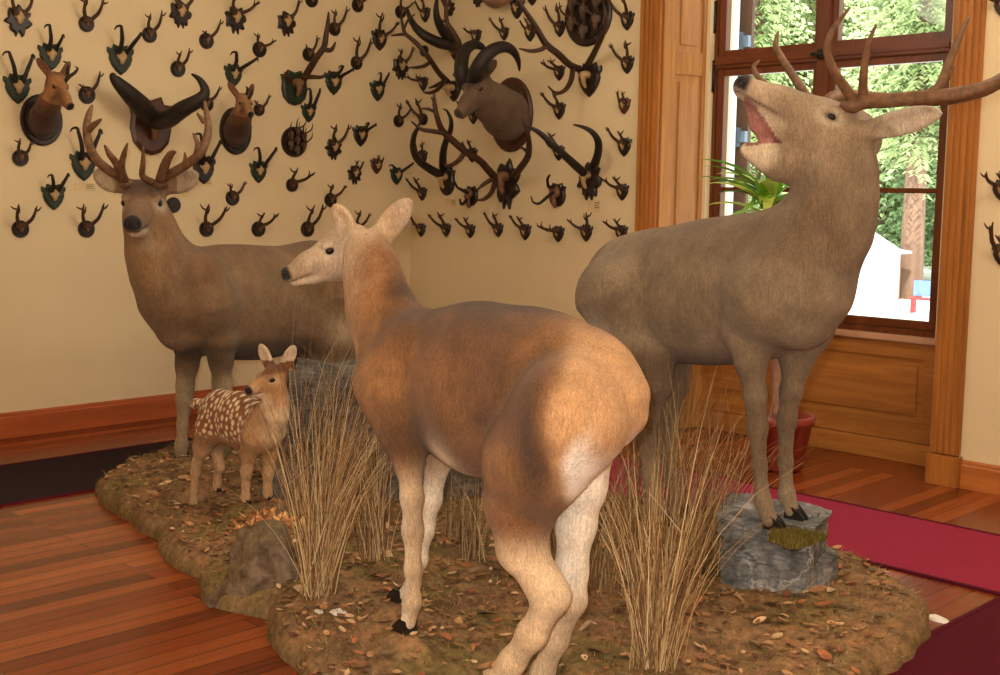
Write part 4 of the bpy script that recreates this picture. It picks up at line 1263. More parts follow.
# (wall, x, y, plaque, half width, horn, tips, label, material)
T_ = [
 ('L', 18, 20, 'carved', 10.5, 'roe', ((12, -12), (33, -9)), 'roe antlers on a carved ragged plaque, top left corner of the left wall', 'plq'),
 ('L', 86, 24, 'disc', 6.6, 'roe', ((87, -4), (104, -2)), RT_L+'top row, right of the corner plaque', 'plq'),
 ('L', 50, 57, 'shield', 9.5, 'cham', ((49.5, 25), (63, 35)), 'chamois horns on green shield above the leftmost chamois head', 'plq_g'),
 ('L', 17, 89, 'shield', 10.5, 'cham', ((8.7, 52), (32.5, 55)), 'chamois horns on green shield left of the leftmost chamois head', 'plq_g'),
 ('L', 86.5, 95, 'disc', 7.2, 'roe', ((80, 84), (100, 71)), RT_L+'beside the muzzle of the leftmost chamois head', 'plq'),
 ('L', 120, 60, 'shield', 10.5, 'cham', ((121, 26), (141, 33)), 'chamois horns on green shield above the left tip of the big ox horns', 'plq_g'),
 ('L', 149, 35, 'disc', 6.4, 'roe', ((151, 13), (162, 10)), RT_L+'touching the chamois horn tip above the big ox horns', 'plq'),
 ('L', 180, 13, 'carved', 9.5, 'roe', ((173, -16), (196, -14)), 'roe antlers on carved plaque, top row, above the disc at the right ox horn tip', 'plq'),
 ('L', 206, 41, 'disc', 6.5, 'roe', ((205, 31), (221, 19)), RT_L+'between two carved plaques, second row', 'plq'),
 ('L', 235, 19, 'carved', 9.5, 'roe', ((235, -7), (259, 1)), 'thick roe antlers on carved plaque, top row, above green chamois shield', 'plq'),
 ('L', 177.5, 69, 'disc', 6.6, 'roe', ((182, 51), (189.5, 48)), RT_L+'above the right tip of the big ox horns', 'plq'),
 ('L', 206, 104, 'disc', 6.2, 'roe', ((205, 93), (220, 86)), RT_L+'just right of the big ox horns', 'plq'),
 ('L', 233, 75.5, 'shield', 8, 'cham', ((236, 52), (257, 58)), 'chamois horns on green shield above the second chamois head', 'plq_g'),
 ('L', 20, 158, 'disc', 6.8, 'roe', ((20.5, 138), (31, 141)), RT_L+'under the leftmost chamois head', 'plq'),
 ('L', 83, 166, 'shield', 10.5, 'cham', ((77, 128), (100, 130)), 'large dark chamois horns on green shield beside the left stag’s left antler', 'plq_g'),
 ('L', 53, 197, 'shield', 9.2, 'cham', ((52, 175), (68, 174)), 'hooked chamois horns on green shield left of the left stag’s ear', 'plq_g'),
 ('L', 20, 229, 'disc', 7.2, 'roe', ((19, 204), (37, 206)), RT_L+'leftmost of the lowest row', 'plq'),
 ('L', 86, 229, 'disc', 7.1, 'roe', ((84, 204), (104, 203)), RT_L+'lowest row, left of the left stag’s neck', 'plq'),
 ('L', 203, 170, 'shield', 10, 'cham', ((200, 134), (220, 141)), 'dark chamois horns on shield behind the left stag’s right antler', 'plq'),
 ('L', 173, 205, 'disc', 6.4, 'none', (None, None), 'bare dark disc peeping out under the left stag’s ear', 'plq'),
 ('L', 232, 198, 'disc', 6.2, 'roe', ((230.5, 183), (245, 181)), RT_L+'second lowest row above the left stag’s back', 'plq'),
 ('L', 206, 229, 'disc', 6.4, 'roe', ((209, 204), (227, 206)), RT_L+'lowest row, just right of the left stag’s neck', 'plq'),
 ('L', 286, 23, 'carved', 8.5, 'roe', ((284, 13), (299, -3)), 'roe antlers on carved plaque near the top, above the large single antler', 'plq'),
 ('L', 311, 0, 'disc', 6, 'roe', ((313, -20), (325, -18)), RT_L+'cut by the top edge, above the large single antler tip', 'plq'),
 ('L', 357, 5.5, 'disc', 5.6, 'roe', ((360, -14), (372, -11)), RT_L+'cut by the top edge, right of the single antler tip', 'plq'),
 ('L', 259, 49.5, 'disc', 6.4, 'roe', ((258, 33), (276, 40)), 'many-pointed roe antlers on dark round disc above right chamois horn tip', 'plq'),
 ('L', 308, 54.5, 'disc', 5.6, 'roe', ((306, 44), (317, 35)), RT_L+'touching the left side of the large single antler', 'plq'),
 ('L', 334, 29, 'disc', 5.6, 'roe', ((336, 9), (347, 6)), RT_L+'at the tip of the large single antler', 'plq'),
 ('L', 333, 83, 'shield', 8.4, 'cham', ((343, 66), (353, 69)), 'chamois horns on green shield under the large single antler', 'plq_g'),
 ('L', 356, 63, 'disc', 5.6, 'roe', ((360, 36), (371, 38)), 'tall many-pointed roe antlers on disc right of the single stag antler', 'plq'),
 ('L', 379, 40, 'shield', 7.5, 'roe', ((383, 12), (399, 21)), 'thick roe antlers on dark pointed shield, upper right of the left wall', 'plq'),
 ('L', 377, 91, 'shield', 7.2, 'cham', ((381, 73), (389, 73)), 'small hooked chamois horns on green shield in the right half of left wall', 'plq_g'),
 ('L', 400, 67, 'carved', 8, 'roe', ((402, 48), (413, 46)), 'roe antlers on carved plaque next to the room corner', 'plq'),
 ('L', 308, 113, 'shield', 6.6, 'cham', ((310, 89), (320, 89)), 'chamois horns on green shield above the round plaque of small skulls', 'plq_g'),
 ('L', 258.5, 110, 'disc', 5, 'roe', ((255, 100), (269.5, 94)), RT_L+'just right of the second chamois head', 'plq'),
 ('L', 333, 148, 'carved', 7.6, 'roe', ((337, 124), (349, 124)), 'roe antlers on carved plaque right of the round plaque of small skulls', 'plq'),
 ('L', 360, 136, 'shield', 7.4, 'cham', ((369, 123), (376, 124)), 'small dark hooked horns on black shield, right of carved roe plaque', 'plq'),
 ('L', 354, 174, 'carved', 6.6, 'roe', ((359, 160), (363, 161)), 'short horns on small black carved plaque above the hind’s near ear', 'plq'),
 ('L', 376, 166, 'shield', 5.6, 'roe', ((380, 155), (384, 157)), 'tiny antlers on a reddish brown shield above the hind’s head', 'plq_b'),
 ('L', 258, 172, 'shield', 7.8, 'cham', ((258.5, 148), (276, 148)), 'chamois horns on bright green shield under the round plaque of small skulls', 'plq_g'),
 ('L', 291.5, 185, 'disc', 5.6, 'roe', ((298, 169), (314, 173)), RT_L+'under the round plaque of small skulls', 'plq'),
 ('L', 330, 200, 'disc', 5.8, 'roe', ((333, 184), (346, 185)), RT_L+'at the tip of the hind’s near ear', 'plq'),
 ('L', 258, 229, 'disc', 6.4, 'roe', ((265, 213), (277, 214)), RT_L+'lowest row over the middle of the left stag’s back', 'plq'),
 ('L', 307, 229, 'disc', 6.4, 'roe', ((315, 205), (323, 204)), RT_L+'lowest row over the left stag’s rump', 'plq'),
 ('L', 356, 229, 'disc', 5.6, 'roe', ((361, 210), (370, 213)), 'roe antlers on disc half hidden behind the hind’s head between her ears', 'plq'),
 ('L', 396, 176, 'shield', 6.2, 'cham', ((392, 165), (413, 163)), 'chamois horns on green shield close to the room corner', 'plq_g'),
 ('L', 398, 121, 'disc', 5, 'roe', ((401, 103), (411, 108)), RT_L+'close to the room corner', 'plq'),
 ('L', 400, 12, 'disc', 5.4, 'roe', ((402, -6), (414, 2)), RT_L+'at the top beside the room corner', 'plq'),
 # window wall
 ('R', 426, 15, 'shield', 5.2, 'roe', ((415, 0), (421, -6)), 'roe antlers on dark shield at the top, right beside the room corner', 'plq'),
 ('R', 451, 8, 'carved', 5, 'roe', ((441, -8), (449, -12)), 'dark leafy shield at the top behind the ridged ibex horns', 'plq'),
 ('R', 425, 51, 'disc', 4.6, 'none', (None, None), 'small grey oval disc behind the branching stag antler', 'plq'),
 ('R', 424, 84, 'shield', 5, 'roe', ((404, 76), (415, 77)), 'roe antlers on shield under the left branching stag antler', 'plq'),
 ('R', 424, 119.5, 'disc', 4.8, 'roe', ((406.5, 99.5), (415, 98)), 'roe antlers on disc left of the big stag antler with carved plaque', 'plq'),
 ('R', 423, 158, 'shield', 5.4, 'roe', ((416, 144), (422, 141)), 'roe antlers on shield framed by the long curved horns', 'plq'),
 ('R', 423, 194, 'shield', 4.8, 'roe', ((406, 178), (413, 177)), 'roe antlers on shield below the long curved horns', 'plq'),
 ('R', 473, 155, 'shield', 5.2, 'roe', ((462, 141), (467, 139)), 'roe antlers on shield behind the big stag antler beam', 'plq'),
 ('R', 474, 117, 'shield', 5, 'roe', ((457, 101), (465, 103)), 'roe antlers on shield right under the ibex muzzle', 'plq'),
 ('R', 472, 196, 'esc', 7, 'hook', (None, None), 'small antlers with drooping tines on dark shield left of the carved plaque', 'plq'),
 ('R', 477, 37, 'shield', 5.2, 'roe', ((463, 28), (469, 31)), 'roe antlers on shield peeping over the left ibex horn', 'plq'),
 ('R', 505, 34, 'shield', 4.6, 'roe', ((489, 17), (499, 17)), 'roe antlers on shield peeping over the right ibex horn', 'plq'),
 ('R', 531, 33, 'shield', 6, 'roe', ((520, 20), (523.5, 17)), 'roe antlers on shield under the long right stag antler', 'plq'),
 ('R', 518, 9, 'shield', 7, 'roe', ((505, -12), (514, -14)), 'dark shield with pale skull at top, left of long stag antler tip', 'plq'),
 ('R', 560.5, 29, 'shield', 5.6, 'roe', ((545, 5), (556, 3)), 'roe antlers on shield left of the round plaque of deer skulls', 'plq'),
 ('R', 628, 21, 'shield', 6.6, 'roe', ((608, -4), (621, -6)), 'roe antlers on shield, topmost beside the window casing', 'plq'),
 ('R', 628, 65, 'shield', 6.3, 'roe', ((610, 43), (625, 40)), 'roe antlers on shield, second from top beside the window casing', 'plq'),
 ('R', 560, 73, 'shield', 5.4, 'roe', ((541, 62), (547, 60)), 'roe antlers on shield left of the stag antler skull', 'plq'),
 ('R', 560, 111, 'shield', 6, 'roe', ((541, 92), (552, 92)), 'roe antlers on shield right of the ibex plaque', 'plq'),
 ('R', 625, 106, 'shield', 5.8, 'roe', ((618, 90), (621.5, 91)), 'small reddish brown shield with short antlers beside the window casing', 'plq_b'),
 ('R', 625, 147, 'shield', 6.6, 'roe', ((607, 127), (617, 131)), 'roe antlers on shield, fourth from top beside the window casing', 'plq'),
 ('R', 559.5, 153, 'shield', 5.4, 'roe', ((543, 135), (547, 132)), 'roe antlers on shield behind the long left sabre horn', 'plq'),
 ('R', 558, 195, 'esc', 8.4, 'hook', (None, None), 'pale skull with long drooping hooked horns on shield, above the lowest row', 'plq'),
 ('R', 623, 192, 'shield', 6, 'roe', ((603, 179), (612, 177)), 'roe antlers on shield, second from bottom beside the window casing', 'plq'),
 ('R', 422, 230, 'shield', 4.8, 'roe', ((410, 213), (412, 224)), 'roe antlers on shield, first of the lowest row, by the hind’s far ear', 'plq'),
 ('R', 447, 230, 'shield', 4.8, 'roe', ((428, 214), (437, 212)), 'roe antlers on shield, second of the lowest row from the hind’s ear', 'plq'),
 ('R', 471, 231, 'shield', 5, 'roe', ((455, 218), (463, 217)), 'roe antlers on shield, third of the lowest row from the hind’s ear', 'plq'),
 ('R', 499, 230, 'shield', 5, 'roe', ((484, 211), (492, 212)), 'roe antlers on shield, fourth of the lowest row, under the carved plaque', 'plq'),
 ('R', 526, 232, 'shield', 5.8, 'roe', ((510, 215), (516, 216)), 'roe antlers on shield, fifth of the lowest row from the hind’s ear', 'plq'),
 ('R', 559, 234, 'shield', 5.8, 'roe', ((537, 226), (546, 231)), 'low spread roe antlers on shield under the drooping hooked horns', 'plq'),
 ('R', 587, 233, 'shield', 6, 'roe', ((567, 219), (586, 212)), 'widest roe antlers of the lowest row, under the sabre horns', 'plq'),
 ('R', 622, 233, 'shield', 5.8, 'roe', ((603, 221), (613, 219)), 'roe antlers on shield, last of the lowest row, above the right stag’s back', 'plq'),
 ('R', 479, -3, 'carved', 6.4, 'roe', ((466, -22), (474, -24)), 'carved plaque cut by the top edge above the ibex horns', 'plq'),
 ('R', 533, -3, 'shield', 6, 'roe', ((520, -22), (526, -24)), 'dark shield cut by the top edge above the long stag antler', 'plq'),
 ('R', 1002, 190, 'shield', 7.5, 'roe', ((985, 174), (996, 173)), 'roe antlers on dark shield at the right edge of the photo, middle height', 'plq'),
 ('R', 1003, 255, 'shield', 8, 'roe', ((993, 222), (995, 235)), 'roe antlers on dark shield at the right edge of the photo, lowest', 'plq'),
 ('R', 1004, 6, 'shield', 8, 'roe', ((984, -8), (995, -16)), 'antlers on dark shield at the top right corner of the photo', 'plq'),
]
for w, x, y, pk, hw, hn, tips, lb, mt in T_:
    sk = not (hn == 'none' or (w == 'R' and hn == 'hook'))
    cat = {'roe': 'antlers', 'cham': 'horns', 'hook': 'horns', 'none': 'plaque'}[hn]
    grp = {'roe': RG, 'cham': CG, 'hook': CG, 'none': None}[hn]
    o = trophy(w, x, y, pk, hw, hn, tips, lb, mt, grp, skull=sk, cat=cat)
    if hn == 'hook':
        c = np.array(o.location); mpp = depth(c)/F_PX
        mb = MB(); A = np.array([UA[w], UP, OA[w]])
        mb.ell(to_w(w, 0, .02, .03), (.04*hw/8, .045*hw/8, .03), A, 12, 8)
        mb.tube([to_w(w, 0, .01, .05), to_w(w, 0, -.05, .04), to_w(w, 0, -.085, .025)], [.028, .02, .012], 10, 3, .8)
        mb.build('skull', M['skull_d'], o)
        for st in ({558: ([(554, 186, .07), (549, 187, .12), (547.5, 180, .17), (549.5, 175, .19)], [(553, 192, .07), (546, 198, .14), (539, 203.5, .2), (533, 202, .24), (531, 196, .24)]),
                    472: ([(468, 193, .05), (462, 190, .1), (457, 187, .13), (455, 182, .13)], [(467, 199, .05), (464, 203, .1), (461, 204, .12), (460, 199, .12)])}[x]):
            mb = MB()
            mb.tube([on_wall(w, *q)-c for q in st], [.013, .012, .010, .007, .003][:len(st)], 8, 4)
            mb.build('horn', M['horn'], o)

def px_tubes(w, root, name, strokes, mat, n=9, group=None):
    """strokes [(px, py, off-wall), ...] with radii in pixels"""
    c = np.array(root.location)
    mb = MB()
    for st in strokes:
        P = [on_wall(w, q[0], q[1], q[2]) for q in st]
        R = [q[3]*1.22*depth(p)/F_PX for q, p in zip(st, P)]
        mb.tube([p-c for p in P], R, n, 4)
    return mb.build(name, mat, root)

def big(w, cx, cy, kind, hwp, hhp, name, label, cat, mat, skull='skull', k=0, th=.03, sks=1.):
    c = on_wall(w, cx, cy); mpp = depth(c)/F_PX
    root = empty(name, tuple(c), label, cat)
    plate(w, kind, hwp*mpp*1.5, hhp*mpp*1.12, th, mat, root, k)
    if skull:
        hw = hwp*mpp
        A = np.array([UA[w], UP, OA[w]])
        mb = MB()
        mb.ell(to_w(w, 0, hhp*mpp*.3, th+.02), (hw*.5*sks, hw*.42*sks, .06*sks), A, 14, 10)
        mb.tube([to_w(w, 0, hhp*mpp*.2, th+.045), to_w(w, 0, -hhp*mpp*.2, th+.04), to_w(w, 0, -hhp*mpp*.52, th+.015)], [hw*.36*sks, hw*.27*sks, hw*.16*sks], 12, 3, .8)
        mb.build('skull', M[skull], root)
    return root

# big ox horns
r = big('L', 150, 126, 'esc', 15.5, 26, 'ox_horn_mount', 'huge dark ox horns with brown brow skull on a wooden shield', 'horns', M['plq_b'], 'skull_d')
px_tubes('L', r, 'horn', [[(152, 119, .08, 8), (142, 107, .14, 8.6), (130, 95, .18, 7.4), (119, 84, .2, 5.4), (113.5, 77, .2, 3.6), (114, 73.5, .2, 1.8)]], M['horn'], 12)
px_tubes('L', r, 'horn', [[(157, 121, .10, 7.5), (168, 119, .24, 7.5), (183, 109, .4, 6.8), (199, 100, .5, 5.6), (205, 91, .52, 4), (200, 80, .5, 2.6), (191.5, 74, .46, .8)]], M['horn'], 12)
# large single antler
r = big('L', 293.5, 88, 'esc', 10.5, 15.5, 'stag_antler_mount', 'large stag antler with one tall beam on brown and green shield', 'antlers', M['plq_g'], 'skull_d')
px_tubes('L', r, 'antler', [[(302, 82, .06, 3), (309, 70, .14, 2.9), (317, 57, .22, 2.7), (324, 47, .26, 2.5), (326, 36, .28, 2.2), (328, 22, .28, 1.7), (328.5, 12, .27, .6)],
    [(323, 49, .26, 2.2), (331, 50, .3, 1.9), (335.5, 42, .34, .6)], [(304, 77, .1, 2.2), (314, 77, .18, 1.8), (322, 77, .24, 1.5), (327, 73, .26, .6)]], M['antler_d'])
px_tubes('L', r, 'antler', [[(289, 80, .05, 2.6), (287, 76, .07, 2.2), (286, 72, .08, 1.6)]], M['antler_d'])
# ridged ibex horns at the top by the corner
r = big('R', 456, 50, 'shield', 5, 9, 'ibex_horn_mount', 'pair of black ridged ibex horns high on the wall near the corner', 'horns', M['plq'])
px_tubes('R', r, 'horn', [[(452, 45, .07, 4.4), (440, 43, .2, 4.6), (424, 35, .32, 4), (414, 25, .36, 2.8), (408.5, 14, .36, 1.8), (407.5, 7, .34, .6)]], M['horn'], 10)
px_tubes('R', r, 'horn', [[(452, 41, .07, 4.4), (444, 32, .2, 4.2), (438, 21, .3, 3.4), (436, 10, .34, 2.4), (437, -2, .34, 1.4), (438, -9, .3, .6)]], M['horn'], 10)
# branching stag antlers beside the ibex
r = big('R', 455, 91, 'shield', 7, 9.5, 'stag_antler_mount', 'branching stag antlers on dark shield half hidden by the ibex head', 'antlers', M['plq'], sks=1.3)
px_tubes('R', r, 'antler', [[(448, 82, .06, 2.4), (440, 74, .2, 2.4), (433, 64, .32, 2.2), (426, 54, .4, 2.1), (414, 41, .46, 1.9), (405, 33, .5, 1.7), (402, 22, .5, 1.3), (401, 14, .5, .5)],
    [(430, 62, .34, 1.8), (424, 66, .42, 1.6), (416, 67.5, .5, 1.3), (408, 67.5, .54, .5)], [(406, 34, .5, 1.5), (399, 34.5, .54, 1.2), (391, 35.5, .56, .5)],
    [(446, 80, .1, 1.9), (437, 85, .24, 1.6), (429, 88, .34, .6)], [(445, 80, .12, 2), (438, 89, .26, 1.8), (430, 93, .36, 1.4), (423, 92, .42, .5)], [(404, 29, .5, 1.2), (408, 20, .48, 1), (415, 14, .46, .5)]], M['antler_d'])
px_tubes('R', r, 'antler', [[(460, 80, .06, 2.4), (463, 64, .2, 2.4), (460, 46, .3, 2.4), (453, 32, .36, 2.2), (447, 22, .4, 1.9), (446, 8, .42, 1.6), (446, -6, .4, .6)],
    [(457, 40, .32, 1.8), (456, 54, .3, 1.4), (449, 50, .3, .5)], [(447, 22, .4, 1.4), (441, 20, .44, .5)], [(446, 8, .42, 1.4), (440, -2, .46, .5)]], M['antler_d'])
# big antlers on carved plaque
r = big('R', 508, 183, 'carved', 12.5, 21, 'stag_antler_mount', 'large branching stag antlers on dark carved plaque below the ibex', 'antlers', M['plq'], 'skull_d')
px_tubes('R', r, 'antler', [[(498, 180, .08, 3.2), (490, 172, .16, 3.2), (480, 161, .28, 2.9), (466, 152, .4, 2.9), (451, 139, .52, 2.9), (442, 130, .6, 2.6), (437, 117, .66, 2.2), (434.5, 104, .68, 1.9), (434, 93, .68, .7)],
    [(465, 152, .4, 2.2), (458, 161, .44, 2), (449, 166, .46, 1.8), (444, 164, .48, .6)], [(445, 133, .58, 2.2), (432, 131, .66, 1.9), (421, 129, .72, 1.6), (411, 121, .76, .5)],
    [(436, 113, .66, 1.6), (429, 109, .7, 1.3), (421, 108.5, .74, .5)], [(434.5, 103, .68, 1.4), (431, 97, .7, .5)],
    [(494, 178, .12, 2), (484, 184, .2, 1.7), (477, 190, .26, .6)], [(495, 182, .12, 2.2), (491, 193, .22, 2), (484, 199, .3, 1.7), (477, 200, .34, .6)]], M['antler_d'])
px_tubes('R', r, 'antler', [[(514, 176, .08, 3.2), (522, 166, .16, 3), (528, 156, .24, 2.8), (529, 144, .3, 2.4), (527, 130, .36, 1.8), (522, 118, .4, .7)], [(528, 152, .26, 1.8), (520, 146, .3, .6)]], M['antler_d'])
# long curved horns
r = big('R', 448, 181, 'esc', 7.5, 13, 'antelope_horn_mount', 'long curved black horns with pale skull on dark shield left of the stag antler', 'horns', M['plq'], sks=1.2)
px_tubes('R', r, 'horn', [[(441, 175, .07, 3.6), (430, 169, .2, 3.4), (418, 160, .34, 3), (413, 148, .44, 2.7), (414, 136, .5, 2.2), (418, 127, .54, 1.4), (420, 122, .54, .5)]], M['horn'], 10)
px_tubes('R', r, 'horn', [[(443, 168, .07, 3.4), (443, 154, .18, 3), (446, 141, .28, 2.6), (450.5, 130, .34, 2.2), (451, 120, .38, 1.6), (447, 111, .4, 1), (443, 109, .4, .4)]], M['horn'], 10)
# long stag antler right
r = big('R', 590.5, 80, 'shield', 10.5, 15, 'stag_antler_mount', 'long stag antler beams on pointed shield under the round plaque of deer skulls', 'antlers', M['plq'], sks=.9)
px_tubes('R', r, 'antler', [[(580, 69, .06, 2.8), (570, 65, .18, 2.9), (558, 54, .36, 2.9), (546, 44, .52, 2.8), (537, 29, .66, 2.6), (528, 15, .8, 2.1), (520, 3, .9, 1.6), (516, -6, .94, .6)],
    [(547, 44, .52, 2.4), (542, 49, .54, 1.9), (531, 51, .6, 1.6), (519, 48.5, .68, .5)], [(573, 67, .14, 2.2), (571, 80, .2, 2.2), (565, 90, .28, 1.9), (556, 93, .36, 1.4), (548, 86, .42, .5)]], M['antler_d'])
px_tubes('R', r, 'antler', [[(588, 64, .06, 2.8), (592, 57, .1, 2.6), (598, 45, .18, 2.4), (603, 34, .24, 2), (606, 20, .3, 1.5), (604, 6, .34, .6)], [(600, 42, .2, 1.6), (594, 37, .24, .6)]], M['antler_d'])
# sabre horns on an oak-leaf plaque
r = big('R', 590.5, 180, 'carved', 11, 16, 'antelope_horn_mount', 'long sabre-shaped dark horns on carved leaf plaque above a paper card', 'horns', M['plq'], k=4, sks=.9)
px_tubes('R', r, 'horn', [[(584, 173, .08, 3.6), (575, 165, .18, 3.6), (563, 154, .34, 3.2), (550, 142, .5, 2.8), (537, 131, .64, 2), (525, 126, .74, .6)]], M['horn'], 10)
px_tubes('R', r, 'horn', [[(594, 166, .08, 3.8), (598, 153, .14, 3.4), (598, 141, .2, 3), (592, 132, .26, 2.3), (583, 127, .3, 1.5), (573, 124.5, .34, .5)]], M['horn'], 10)

# round plaques with several small skulls
def skull_plaque(w, cx, cy, rp, n, label, horns, sz):
    c = on_wall(w, cx, cy); mpp = depth(c)/F_PX
    root = empty('skull_plaque_mount', tuple(c), label, 'plaque', 'round plaques with several skulls')
    R = rp*mpp
    plate(w, 'disc', R, R, .03, M['plq'], root)
    A = np.array([UA[w], UP, OA[w]])
    spots_ = [(0, .02)]+[(.6*math.cos(2*PI*i/(n-1)+.5), .6*math.sin(2*PI*i/(n-1)+.5)) for i in range(n-1)]
    for u, z in spots_:
        mb = MB()
        mb.ell(to_w(w, u*R, z*R+sz*.3, .05), (sz*.42, sz*.45, sz*.4), A, 10, 8)
        mb.tube([to_w(w, u*R, z*R+sz*.2, .05+sz*.15), to_w(w, u*R, z*R-sz*.25, .05+sz*.08), to_w(w, u*R, z*R-sz*.45, .05)], [sz*.3, sz*.2, sz*.1], 8, 3)
        s_ = mb.build('skull', M['skull_g'], root)
        mb = MB()
        for sd in (-1, 1):
            p = np.array([u*R+sd*sz*.25, z*R+sz*.6, .06])
            mb.tube([to_w(w, *p), to_w(w, *(p+np.array([sd*sz*.35, sz*.45, sz*.5])*horns)), to_w(w, *(p+np.array([sd*sz*.3, sz*1.1, sz*.75])*horns))], [sz*.11, sz*.09, sz*.03], 6, 3)
        mb.build('antler_pair', M['antler_r'], s_)
skull_plaque('L', 293.5, 142, 15, 7, 'round plaque crowded with small roe skulls on the left wall', 1.15, .055)
skull_plaque('R', 589, 15, 31, 7, 'large dark oval plaque crowded with deer skulls at the top beside the window', 1.0, .085)

# paper cards under some trophies
for w, x, y, hw, hh, lb in (('L', 85, 187, 9, 4, 'small paper card on the wall left of the left stag’s ear'), ('L', 151, 151, 7, 5, 'pale paper card under the big ox horns'), ('L', 202, 182, 9, 4, 'paper card under dark chamois shield by the left stag’s right ear'),
                        ('R', 451, 203, 7, 4, 'paper card under the long curved horns'), ('R', 594, 206, 7, 6, 'paper card under the sabre horns on the oak leaf plaque')):
    c = on_wall(w, x, y); mpp = depth(c)/F_PX
    mb = MB(); a, b = to_w(w, -hw*mpp*1.2, -hh*mpp, .0005), to_w(w, hw*mpp*1.2, hh*mpp, .003)
    mb.box(np.minimum(a, b), np.maximum(a, b))
    o = mb.build('card_sign', M['card'], None, tuple(c), smooth=False)
    tag(o, lb, 'card', 'paper cards under trophies')
    mb = MB()
    for i in range(3):
        a, b = to_w(w, hw*mpp*.15, hh*mpp*(.45-.4*i), .003), to_w(w, hw*mpp*(1.05-.2*(i % 2)), hh*mpp*(.6-.4*i), .0036)
        mb.box(np.minimum(a, b), np.maximum(a, b))
    mb.build('print', M['ink'], o, smooth=False)

# mounted heads
def mount(w, pc, prx, pry, name, label, pmat, neck, fo, fwd, sc, ears, lo, hi, paintf, horns, h=.006, ruff=None, hmat='horn'):
    c = on_wall(w, *pc); mpp = depth(c)/F_PX
    root = empty(name, tuple(c), label, 'mounted head')
    plate(w, 'disc', prx*mpp*1.35, pry*mpp, .03, pmat, root)
    pts = [on_wall(w, q[0], q[1], q[2]) for q in neck]
    rad = [q[3]*depth(p)/F_PX for q, p in zip(neck, pts)]
    o_ = on_wall(w, *fo)
    f = Frame(o_, fwd, (0, 0, 1), sc)
    allp = np.array(pts+[o_+f.A[0]*.25*sc, o_-f.A[0]*.3*sc])
    S = SDF(allp.min(0)-.26*max(sc, .6), allp.max(0)+.26*max(sc, .6), h)
    S.chain(pts, rad, .05)
    deer_head(S, f, ears)
    # flat back against the plaque
    V, Fq = S.nets()
    d_ = (V-c)@OA[w]
    V = V+np.outer(np.clip(.026-d_, 0, None), OA[w])
    N = vnormals(V, Fq)
    link('head', np_mesh('head', V-c, Fq, paintf(V, N, f, c)), M['fur'], root)
    eyes(f, root, c)
    for st in horns: px_tubes(w, root, 'horn', [st], M[hmat], 10)
    return root
def cham_paint(V, N, f, c):
    P = Paint(len(V), (112, 74, 46))
    q = f.loc(V)
    P.put((62, 38, 26), sst(-.12, -.34, q[:, 2])*.85)
    P.put((168, 120, 76), sst(-.12, -.02, q[:, 0])*(q[:, 2] > -.16)*.9)
    P.put((70, 44, 30), np.exp(-((q[:, 0]-.08)/.07)**2-((np.abs(q[:, 1])-.05)/.02)**2)*.7)
    P.put((28, 22, 20), sst(.205, .23, q[:, 0])*(q[:, 2] > -.1))
    return P.c
mount('L', (41, 120), 16, 25.5, 'chamois_head_mount', 'chamois head with hooked horns on round dark plaque, leftmost on the left wall', M['plq'],
      [(41.5, 123, .03, 14), (45, 116, .12, 13), (49, 104, .22, 10.5), (53, 94, .28, 8.5)], (60.0, 87, .34), np.array([.75, .12, -.62]), .66,
      [(np.array([-.25, .55, .8]), np.array([.6, .5, .1]), .16, .07), (np.array([-.25, -.5, .8]), np.array([.6, -.5, .1]), .16, .07)], None, None, cham_paint,
      [[(60, 83, .30, 1.6), (66.5, 77, .3, 1.5), (68, 69, .3, 1.3), (66.5, 63, .27, 1), (63, 61.5, .22, .4)], [(63, 84, .33, 1.6), (69, 77, .36, 1.5), (75, 72.5, .38, 1.3), (77.5, 68.5, .36, 1), (75, 66.5, .32, .4)]])
mount('L', (235, 131), 13.5, 23.5, 'chamois_head_mount', 'chamois head facing the room on round dark plaque, right of the big ox horns', M['plq'],
      [(235, 134, .03, 13), (238, 127, .12, 12), (241, 117, .2, 9.5), (243, 109, .26, 7.5)], (245.5, 103.5, .32), np.array([.90, -.25, -.42]), .60,
      [(np.array([-.25, .5, .8]), np.array([.7, .4, .1]), .16, .07), (np.array([-.25, -.5, .8]), np.array([.7, -.4, .1]), .16, .07)], None, None, cham_paint,
      [[(243.5, 100, .30, 1.4), (246.5, 94, .3, 1.3), (247.5, 89, .28, 1), (246, 86.5, .25, .4)], [(247, 100, .32, 1.4), (251, 95, .34, 1.3), (252.5, 91, .33, 1), (251, 88.5, .3, .4)]])
def ibex_paint(V, N, f, c):
    P = Paint(len(V), (104, 84, 64))
    q = f.loc(V)
    P.put((70, 50, 36), sst(.5, .8, vnoise(V, 9, 3))*.5)
    P.put((100, 78, 58), sst(.0, .1, q[:, 0])*.7)
    P.put((52, 36, 28), sst(.02, .05, q[:, 2])*(q[:, 0] > -.15)*.8)
    P.put((30, 24, 22), sst(.22, .24, q[:, 0])*(q[:, 2] > -.08)*.7)
    return P.c
